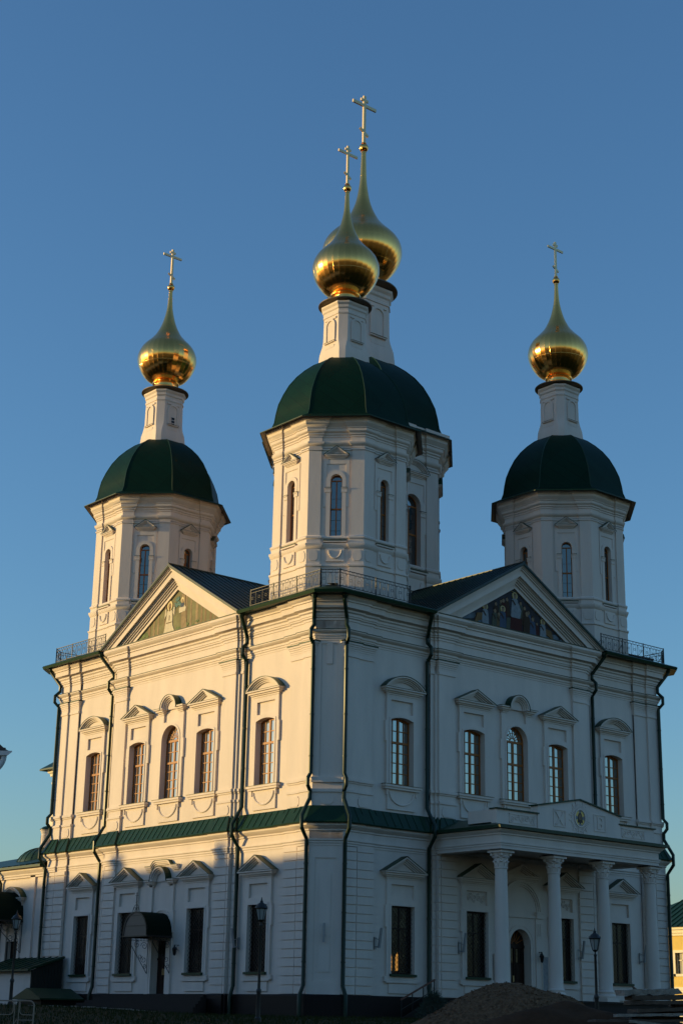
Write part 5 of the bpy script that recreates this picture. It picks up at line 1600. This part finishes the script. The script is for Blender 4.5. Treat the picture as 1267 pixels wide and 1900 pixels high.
mb.add(P_, [(0,1,2,3), (0,1,5,4), (2,3,4,5), (3,0,4), (1,2,5)], GREEN)
for k in range(40):
    s = 0.2+k*0.6; tt = min(1, max(0.05, min((s+.4)/3.9, (24.4-s)/3.9)))
    mb.bar(FY(s, .7, 8.98), FY(s, .7-5.2*tt, 8.98+2.65*tt), 0.04, 0.06, GREEN)
mb.build("roof", yh)

# long monastery range behind the photographer: its roof line casts the shade on the lower storey
mo = thing("monastery_range", "long white monastery range with a dark green roof, out of frame to the left", "building", (-45, -52, 0))
RIDGE = 17.15; FM = lambda s, d, z: (-108+s, -46-6.0+d, z)
mb = MB()
wall_piece(mb, FM, 0, 118, 5.4, 6.0, -1, 11.2, [(3+4*k, 1.4, 2.2, 4.6, 0) for k in range(29)])
mb.box(FM, 0, 118, -6, -5.4, -1, 11.2, PLASTER); mb.box(FM, 0, .6, -5.4, 5.4, -1, 11.2, PLASTER); mb.box(FM, 117.4, 118, -5.4, 5.4, -1, 11.2, PLASTER)
mb.build("wall", mo)
mb = MB()
mb.box(FM, 0.6, 117.4, 5.0, 5.1, 1.5, 5.5, DGLASS); mb.build("pane", mo)
mb = MB()
P_ = [FM(-.6, 6.7, 11.1), FM(118.6, 6.7, 11.1), FM(118.6, -6.7, 11.1), FM(-.6, -6.7, 11.1), FM(-.6, 0, RIDGE), FM(118.6, 0, RIDGE)]
mb.add(P_, [(0,1,2,3), (0,1,5,4), (2,3,4,5), (3,0,4), (1,2,5)], GREEN)
mb.build("roof", mo)
for s in (22, 47.5, 57, 64, 71):
    mb = MB(); mb.box(FM, s-.3, s+.3, -.3, .3, RIDGE-1.5, RIDGE+0.55, PLASTER); mb.box(FM, s-.4, s+.4, -.4, .4, RIDGE+0.55, RIDGE+0.65, PLASTER)
    mb.prism(FM, [(s-.35, RIDGE+.65), (s+.35, RIDGE+.65), (s, RIDGE+.95)], -.35, .35, GREEN); mb.build("chimney", mo)
# ------------------------------------------------------------------ street lamps
def lamp(x, y, H, label):
    z = gz(x, y)
    t = thing("street_lamp", label, "street lamp", (x, y, z), "black street lamps around the cathedral")
    mb = MB(); c = (x, y)
    mb.lathe(c, [(0.12, z-0.05), (0.12, z+0.12), (0.085, z+0.16), (0.075, z+0.95), (0.09, z+1.0), (0.10, z+1.05), (0.09, z+1.10), (0.055, z+1.15), (0.045, z+H-0.95), (0.06, z+H-0.92), (0.06, z+H-0.88), (0.03, z+H-0.84), (0.03, z+H-0.78), (0.09, z+H-0.74), (0.11, z+H-0.70)], 12, IRON)
    mb.build("post", t)
    mb = MB()
    mb.lathe(c, [(0.10, z+H-0.69), (0.19, z+H-0.30)], 6, LAMPGL)
    mb.build("lamp_glass", t)
    mb = MB()
    for k in range(6):
        a = 2*PI*k/6
        mb.bar((x+.11*math.cos(a), y+.11*math.sin(a), z+H-.70), (x+.205*math.cos(a), y+.205*math.sin(a), z+H-.29), .018, .018, IRON)
    mb.lathe(c, [(0.21, z+H-0.31), (0.24, z+H-0.28), (0.22, z+H-0.24), (0.15, z+H-0.14), (0.07, z+H-0.09), (0.05, z+H-0.05), (0.06, z+H-0.03), (0.03, z+H), (0.012, z+H+0.11)], 12, IRON)
    for k in range(6):
        a = 2*PI*(k+.5)/6
        mb.lathe((x+.215*math.cos(a), y+.215*math.sin(a)), [(0.012, z+H-.28), (0.012, z+H-.20)], 5, IRON)
    mb.build("lantern_cap", t)
lamp(9.82, -11.17, 4.25, "black street lamp before the sunlit front's lower window nearest the corner")
lamp(16.4, -0.35, 3.45, "black street lamp before the porch's third column, behind the gravel heap")
lamp(-8.4, -11.0, 4.0, "black lantern street lamp beside the white shed at the far left edge")

# ------------------------------------------------------------------ white shed with lean-to roof and the cellar hatch beside it
sh = thing("shed", "small white shed with sloping green roof against the cathedral's far left lower wall", "shed", (-24, -1.4, 1.8))
F = F_L
mb = MB()
mb.box(F, 22.3, 27.6, 1.95, 2.1, 1.2, 3.80, PLASTER); mb.box(F, 27.45, 27.6, 0.2, 1.95, 1.2, 4.1, PLASTER)
mb.build("wall", sh)
mb = MB()
DKB = mat("dark_green_boards", (0.010, 0.016, 0.012), 0.7)
mb.prism(lambda s, d, z: F(22.22-d, s, z), [(0.2, 1.2), (2.1, 1.2), (2.1, 3.80), (0.2, 4.45)], -0.05, 0.05, DKB)
for k in range(10):
    d = 0.3+k*0.19
    mb.box(F, 22.15, 22.20, d, d+0.02, 1.3, 4.45-0.342*(d-0.2)-0.06, IRON)
mb.build("side_wall", sh)
mb = MB()
mb.hexa([F(22.0, 0.16, 4.50), F(27.8, 0.16, 4.50), F(27.8, 2.45, 3.76), F(22.0, 2.45, 3.76), F(22.0, 0.16, 4.58), F(27.8, 0.16, 4.58), F(27.8, 2.45, 3.84), F(22.0, 2.45, 3.84)], GREEN)
for k in range(9):
    s = 22.05+k*0.7
    mb.bar(F(s, 0.2, 4.60), F(s, 2.45, 3.86), 0.04, 0.04, GREEN)
mb.box(F, 21.92, 22.06, 0.16, 2.5, 4.42, 4.56, GREEN) if False else None
mb.build("roof", sh)
ht = thing("cellar_hatch", "low dark cellar hatch with a flat gabled green roof, right of the white shed", "cellar hatch", (-20.7, -1.6, 1.8))
mb = MB(); mb.box(F, 19.6, 22.1, 0.4, 2.9, 1.2, 2.25, GRANITE); mb.build("base", ht)
mb = MB()
FH = lambda s, d, z: F(d, s, z)
mb.prism(F, [(19.4, 2.26), (22.3, 2.26), (22.3, 2.34), (20.85, 2.86), (19.4, 2.34)], 0.38, 3.1, GREEN)
mb.build("roof", ht)

# ------------------------------------------------------------------ eave corner of a low outbuilding at the left edge
ob = thing("outbuilding", "outbuilding corner with dark roof, white gutter and bent downpipe at the left edge", "outbuilding", (30.5, -35.5, 0.5))
ox, oy, oz = 32.24, -34.21, 5.97
# plan frame: a points into the frame (right in the picture), b away from the camera
a_ = Vector((rt.x, rt.y, 0)); b_ = Vector((math.cos(YAW), math.sin(YAW), 0))*0.92-a_*0.39
FO = lambda s, d, z: tuple(Vector((ox, oy, oz))+a_*s+b_*d+Vector((0, 0, z)))
WHITEM = mat("white_painted_metal", (0.55, 0.55, 0.56), 0.45)
mb = MB(); mb.box(FO, -5.0, -0.42, 0.3, 6.0, -6.0, -0.1, PLASTER); mb.build("wall", ob)
mb = MB()
mb.prism(FO, [(-5.0, 0.02), (0.0, 0.02), (-0.08, 0.06), (-1.2, 1.0), (-5.0, 1.0)], 0.0, 6.2, DARKROOF)
mb.lathe(FO(-0.07, 0.12, 0)[:2], [(0.035, oz+0.02), (0.035, oz+0.09)], 8, DARKROOF)
mb.build("roof", ob)
mb = MB(); mb.prism(FO, [(-5.0, -0.06), (-0.02, -0.06), (0.05, 0.0), (0.05, 0.02), (-5.0, 0.02)], -0.02, 6.2, WHITEM)
mb.prism(FO, [(-0.45, -0.17), (-0.12, -0.06), (-0.45, -0.06)], 0.0, 6.1, WHITEM)
mb.build("gutter", ob)
mb = MB(); mb.tube([FO(-0.07+0.30*math.cos(PI/2*j/8)-0.30, 0.06, -0.06-0.30*math.sin(PI/2*j/8)-0.06*0) for j in range(9)]+[FO(-0.40, 0.06, -0.40), FO(-0.42, 0.06, -6)], 0.05, WHITEM, 10); mb.build("downpipe", ob)

# ------------------------------------------------------------------ tube rack at the lower left
rk = thing("cycle_rack", "beige tubular cycle rack with rounded corners, at the photo's lower left corner", "cycle rack", (12.9, -23.0, 1.2))
p0 = Vector((13.40, -22.42, 0)); dv = (Vector((12.72, -23.2, 0))-p0).normalized()
zb = gz(13.2, -22.6); ht_ = 1.93-zb
def PK(s, z): return p0+dv*s+Vector((0, 0, zb+z))
mb = MB()
def rrect(s0, s1, z0, z1, r_=0.14):
    pts = []
    for cx_, cz_, a0 in ((s1-r_, z1-r_, 0), (s0+r_, z1-r_, PI/2), (s0+r_, z0+r_, PI), (s1-r_, z0+r_, 1.5*PI)):
        for k in range(6):
            a = a0+PI/2*k/5
            pts.append(PK(cx_+r_*math.cos(a), cz_+r_*math.sin(a)))
    return pts
mb.tube(rrect(0, 2.4, -0.2, ht_), 0.022, RACK, 8, close=True)
mb.build("outer_frame", rk)
for s in (0.45, 0.58, 1.5, 1.63):
    mb = MB(); mb.tube([PK(s, -0.1), PK(s, ht_)], 0.016, RACK, 6); mb.build("upright", rk)
for s in (0.0,):
    mb = MB()
    mb.tube([PK(0.42, ht_)]+[PK(0.30-0.0+0.12*math.cos(PI/2*k/5), ht_-0.28-0.12*math.sin(PI/2*k/5)) for k in range(6)]+[PK(0.02, ht_-0.40)], 0.014, RACK, 6)
    mb.tube([PK(0.62, ht_)]+[PK(0.74-0.12*math.cos(PI/2*k/5), ht_-0.28-0.12*math.sin(PI/2*k/5)) for k in range(6)]+[PK(1.3, ht_-0.40)], 0.014, RACK, 6)
    mb.tube([PK(0.02, ht_-0.55), PK(0.5, ht_-0.55), PK(0.6, ht_-0.7)], 0.014, RACK, 6)
    mb.build("inner_bars", rk)

# ------------------------------------------------------------------ shrub beside the porch steps
def shrub(x, y, r_, h, label):
    z = gz(x, y)
    t = thing("shrub", label, "shrub", (x, y, z))
    q = random.Random(11); mb = MB()
    for i in range(2600):
        a = q.uniform(0, 2*PI); u = q.random(); rad = r_*(1-u**1.6*0.85)*math.sqrt(q.random())*(1+0.15*math.sin(3*a))
        p = Vector((x+rad*math.cos(a), y+rad*math.sin(a), z+0.05+h*u*(0.85+0.2*q.random())))
        d = Vector((math.cos(a)*q.uniform(.3, 1.2), math.sin(a)*q.uniform(.3, 1.2), q.uniform(.1, 1.1))).normalized()
        L = q.uniform(.08, .22); s = d.cross(Vector((q.uniform(-1, 1), q.uniform(-1, 1), q.uniform(-1, 1)))).normalized()*q.uniform(.008, .02)
        mb.add([p-s, p+s, p+d*L], [(0, 1, 2)], SHRUBM)
    mb.build("foliage", t, smooth=False)
    mb = MB()
    for i in range(7):
        a = 2*PI*i/7
        mb.tube([(x, y, z-.05), (x+.3*r_*math.cos(a), y+.3*r_*math.sin(a), z+.35*h), (x+.55*r_*math.cos(a), y+.55*r_*math.sin(a), z+.75*h)], [.03, .02, .008], BARK, 5)
    mb.build("stem", t)
shrub(6.2, 1.0, 0.85, 1.05, "low dark needle shrub beside the porch side steps")

# ------------------------------------------------------------------ gravel and sand heaps
def heap(name, cx, cy, rx, ry, h, m, seed, rough, label, cat, skew=0.0, n=120):
    q = random.Random(seed); mb = MB()
    ph = [q.uniform(0, 6.28) for _ in range(8)]
    ax = Vector((rt.x, rt.y)).normalized(); ay = Vector((math.cos(YAW), math.sin(YAW)))
    V = []
    for j in range(n+1):
        for i in range(n+1):
            u = -1+2*i/n; v = -1+2*j/n
            uu = u-skew*(1-abs(u))
            r0 = math.hypot(uu, v)
            w = 0.10*math.sin(3*u+ph[0])+0.07*math.sin(5*v+ph[1])+0.05*math.sin(7*u+4*v+ph[2])
            f = max(0.0, 1-(r0*(1+w))**1.15)
            f = f*0.75+0.25*smooth01(f*1.4) 
            hh = h*f + (rough*(q.random()-.5) if f > 0 else -0.15)
            p = ax*(u*rx)+ay*(v*ry)
            x, y = cx+p.x, cy+p.y
            V.append((x, y, gz(x, y)-0.05+hh+0.06*h*math.sin(9*u+ph[3])*math.sin(8*v+ph[4])*f))
    N = n+1
    mb.add(V, [(j*N+i, j*N+i+1, (j+1)*N+i+1, (j+1)*N+i) for j in range(n) for i in range(n)], m)
    if rough > 0.03:
        for k in range(2600):
            i = q.randrange(N*N); x, y, z = V[i]
            if z < gz(x, y)+0.05: continue
            s = q.uniform(.02, .055); 
            P = [(x+q.uniform(-s, s), y+q.uniform(-s, s), z+q.uniform(-.3*s, s)) for _ in range(5)]
            mb.add(P, [(0, 1, 2), (0, 2, 3), (0, 3, 4), (1, 2, 4), (1, 3, 4), (2, 3, 4)], m)
    tag(mb.build(name, smooth=rough < 0.03), label, cat)
heap("gravel_pile", 22.75, -11.25, 3.7, 2.8, 1.62, GRAVEL, 2, 0.05, "grey-brown heap of gravel in front of the porch columns", "gravel pile", skew=0.0)
heap("sand_pile", 25.6, -12.4, 3.4, 1.6, 1.12, SAND, 4, 0.015, "smooth reddish-brown heap of sand in front of the gravel heap", "sand pile")

# ------------------------------------------------------------------ stack of boards and slabs at the lower right
ax = Vector((rt.x, rt.y, 0)); ay = Vector((math.cos(YAW), math.sin(YAW), 0))
bp = Vector((28.75, -11.75, 0)); bz = gz(28.75, -11.75)+0.12
def board(name, cat, label, s0, s1, d0, d1, z0, z1, tilt=0.0, yaw=0.0, m=PLANKM, ragged=0.0):
    q = random.Random(int((s0+z0)*1000)); mb = MB()
    c = bp+ax*((s0+s1)/2-0.72)+ay*((d0+d1)/2); L = (s1-s0)/2; D = (d1-d0)/2; T = (z1-z0)/2
    n = 14
    cy_, sy_ = math.cos(yaw), math.sin(yaw)
    rows = []
    for k in range(n+1):
        u = -L+2*L*k/n
        j = lambda: ragged*(q.random()-.5)
        for dd, zz in ((-D, -T), (D, -T), (D, T), (-D, T)):
            uu = u+(j()*3 if k in (0, n) else 0)
            x_ = uu*cy_-dd*sy_; y_ = uu*sy_+dd*cy_
            p = c+ax*x_+ay*y_
            rows.append((p.x, p.y, bz+(z0+z1)/2+zz+tilt*uu+j()))
    fs = []
    for k in range(n):
        for i in range(4):
            l = (i+1) % 4
            fs.append((k*4+i, k*4+l, (k+1)*4+l, (k+1)*4+i))
    fs.append((3, 2, 1, 0)); fs.append((n*4, n*4+1, n*4+2, n*4+3))
    mb.add(rows, fs, m)
    o = mb.build(name, smooth=False); tag(o, label, cat, "stacked boards and slabs by the sand heap")
    return o
B = "board"
board("stone_slab", "slab", "pale rough-edged slab lying on top of the board stack", -0.55, 0.95, -0.5, 0.6, 1.20, 1.34, 0.04, 0.05, CONC, 0.05)
board("board", B, "thick grey board directly under the pale rough slab", -0.35, 1.2, -0.6, 0.6, 1.07, 1.19, 0.03, 0.02, PLANKM, 0.015)
board("board", B, "wide grey board second below the pale rough slab", -0.40, 1.35, -0.6, 0.5, 0.95, 1.05, 0.02, -0.03, PLANKM, 0.015)
board("board", B, "tilted brown board in the middle of the stack sticking out to the right", -0.30, 2.6, -0.7, 0.5, 0.80, 0.90, 0.05, 0.06, PLANKM, 0.015)
board("board", B, "pale thin board in the middle of the stack sticking out to the left", -0.75, 2.3, -0.8, 0.4, 0.66, 0.73, 0.03, -0.05, CONC, 0.015)
board("board", B, "long thin board low in the stack with its end over the sand heap", -1.45, 1.9, -0.9, 0.2, 0.50, 0.56, 0.02, 0.08, PLANKM, 0.012)
board("board", B, "short bright board end leaning low at the middle of the stack", -0.55, 0.45, -1.1, -0.6, 0.42, 0.49, -0.10, 0.2, CONC, 0.012)
board("board", B, "dark plank at the bottom right of the stack", -0.2, 2.6, -0.9, 0.4, 0.38, 0.46, 0.05, -0.08, PLANKM, 0.012)
board("board", B, "long dark plank at the bottom left of the stack", -1.3, 2.2, -1.2, 0.0, 0.22, 0.32, 0.01, 0.03, PLANKM, 0.012)
board("board", B, "lowest wide plank on the ground under the stack", -0.9, 2.8, -1.3, 0.2, 0.04, 0.14, 0.0, 0.0, PLANKM, 0.012)

board("board", B, "dark board at the back of the stack below the tilted brown board", -0.2, 2.6, -0.1, 0.9, 0.57, 0.65, 0.0, 0.03, PLANKM, 0.012)
board("board", B, "dark board at the back of the stack above the pale thin board", 0.0, 2.6, 0.0, 0.9, 0.74, 0.80, 0.0, -0.02, PLANKM, 0.012)
board("board", B, "dark board at the back of the stack near the ground, behind the bottom plank", -0.6, 2.7, 0.1, 0.9, 0.15, 0.37, 0.0, 0.02, PLANKM, 0.012)
board("board", B, "upper right dark board behind the grey boards of the stack", 0.9, 2.6, 0.0, 0.8, 0.90, 1.02, 0.02, 0.02, PLANKM, 0.012)
# ------------------------------------------------------------------ the wood added out of frame to the right, keeping the low sky off the shaded front
LEAF = mat("dark_leaf", (0.035, 0.055, 0.02), 0.8, spec=0.2, var=0.4, vscale=0.5)
q = random.Random(21); mb = MB()
for i in range(15):
    x = q.uniform(66, 77); y = -28+i*7.5+q.uniform(-2, 2); h = q.uniform(20, 24); r_ = q.uniform(3.8, 5.0)
    z = gz(x, y)
    mb.tube([(x, y, z-.2), (x+.2, y, z+h*.4), (x, y+.2, z+h*.8)], [.4, .3, .1], BARK, 7)
    for k in range(1500):
        a = q.uniform(0, 2*PI); u = q.random(); zz = z+1.0+(h-1.0)*u
        rad = r_*math.sin(PI*(0.12+0.83*u))**0.7*q.random()**0.4
        p = Vector((x+rad*math.cos(a), y+rad*math.sin(a), zz)); s = q.uniform(.25, .55)
        d1 = Vector((q.uniform(-1, 1), q.uniform(-1, 1), q.uniform(-1, 1))).normalized()*s; d2 = Vector((q.uniform(-1, 1), q.uniform(-1, 1), q.uniform(-1, 1))).normalized()*s
        mb.add([p, p+d1, p+d1*0.6+d2, p+d2*0.5], [(0, 1, 2, 3)], LEAF)
o = mb.build("sky_screen_trees", smooth=False); o['kind'] = 'stuff'
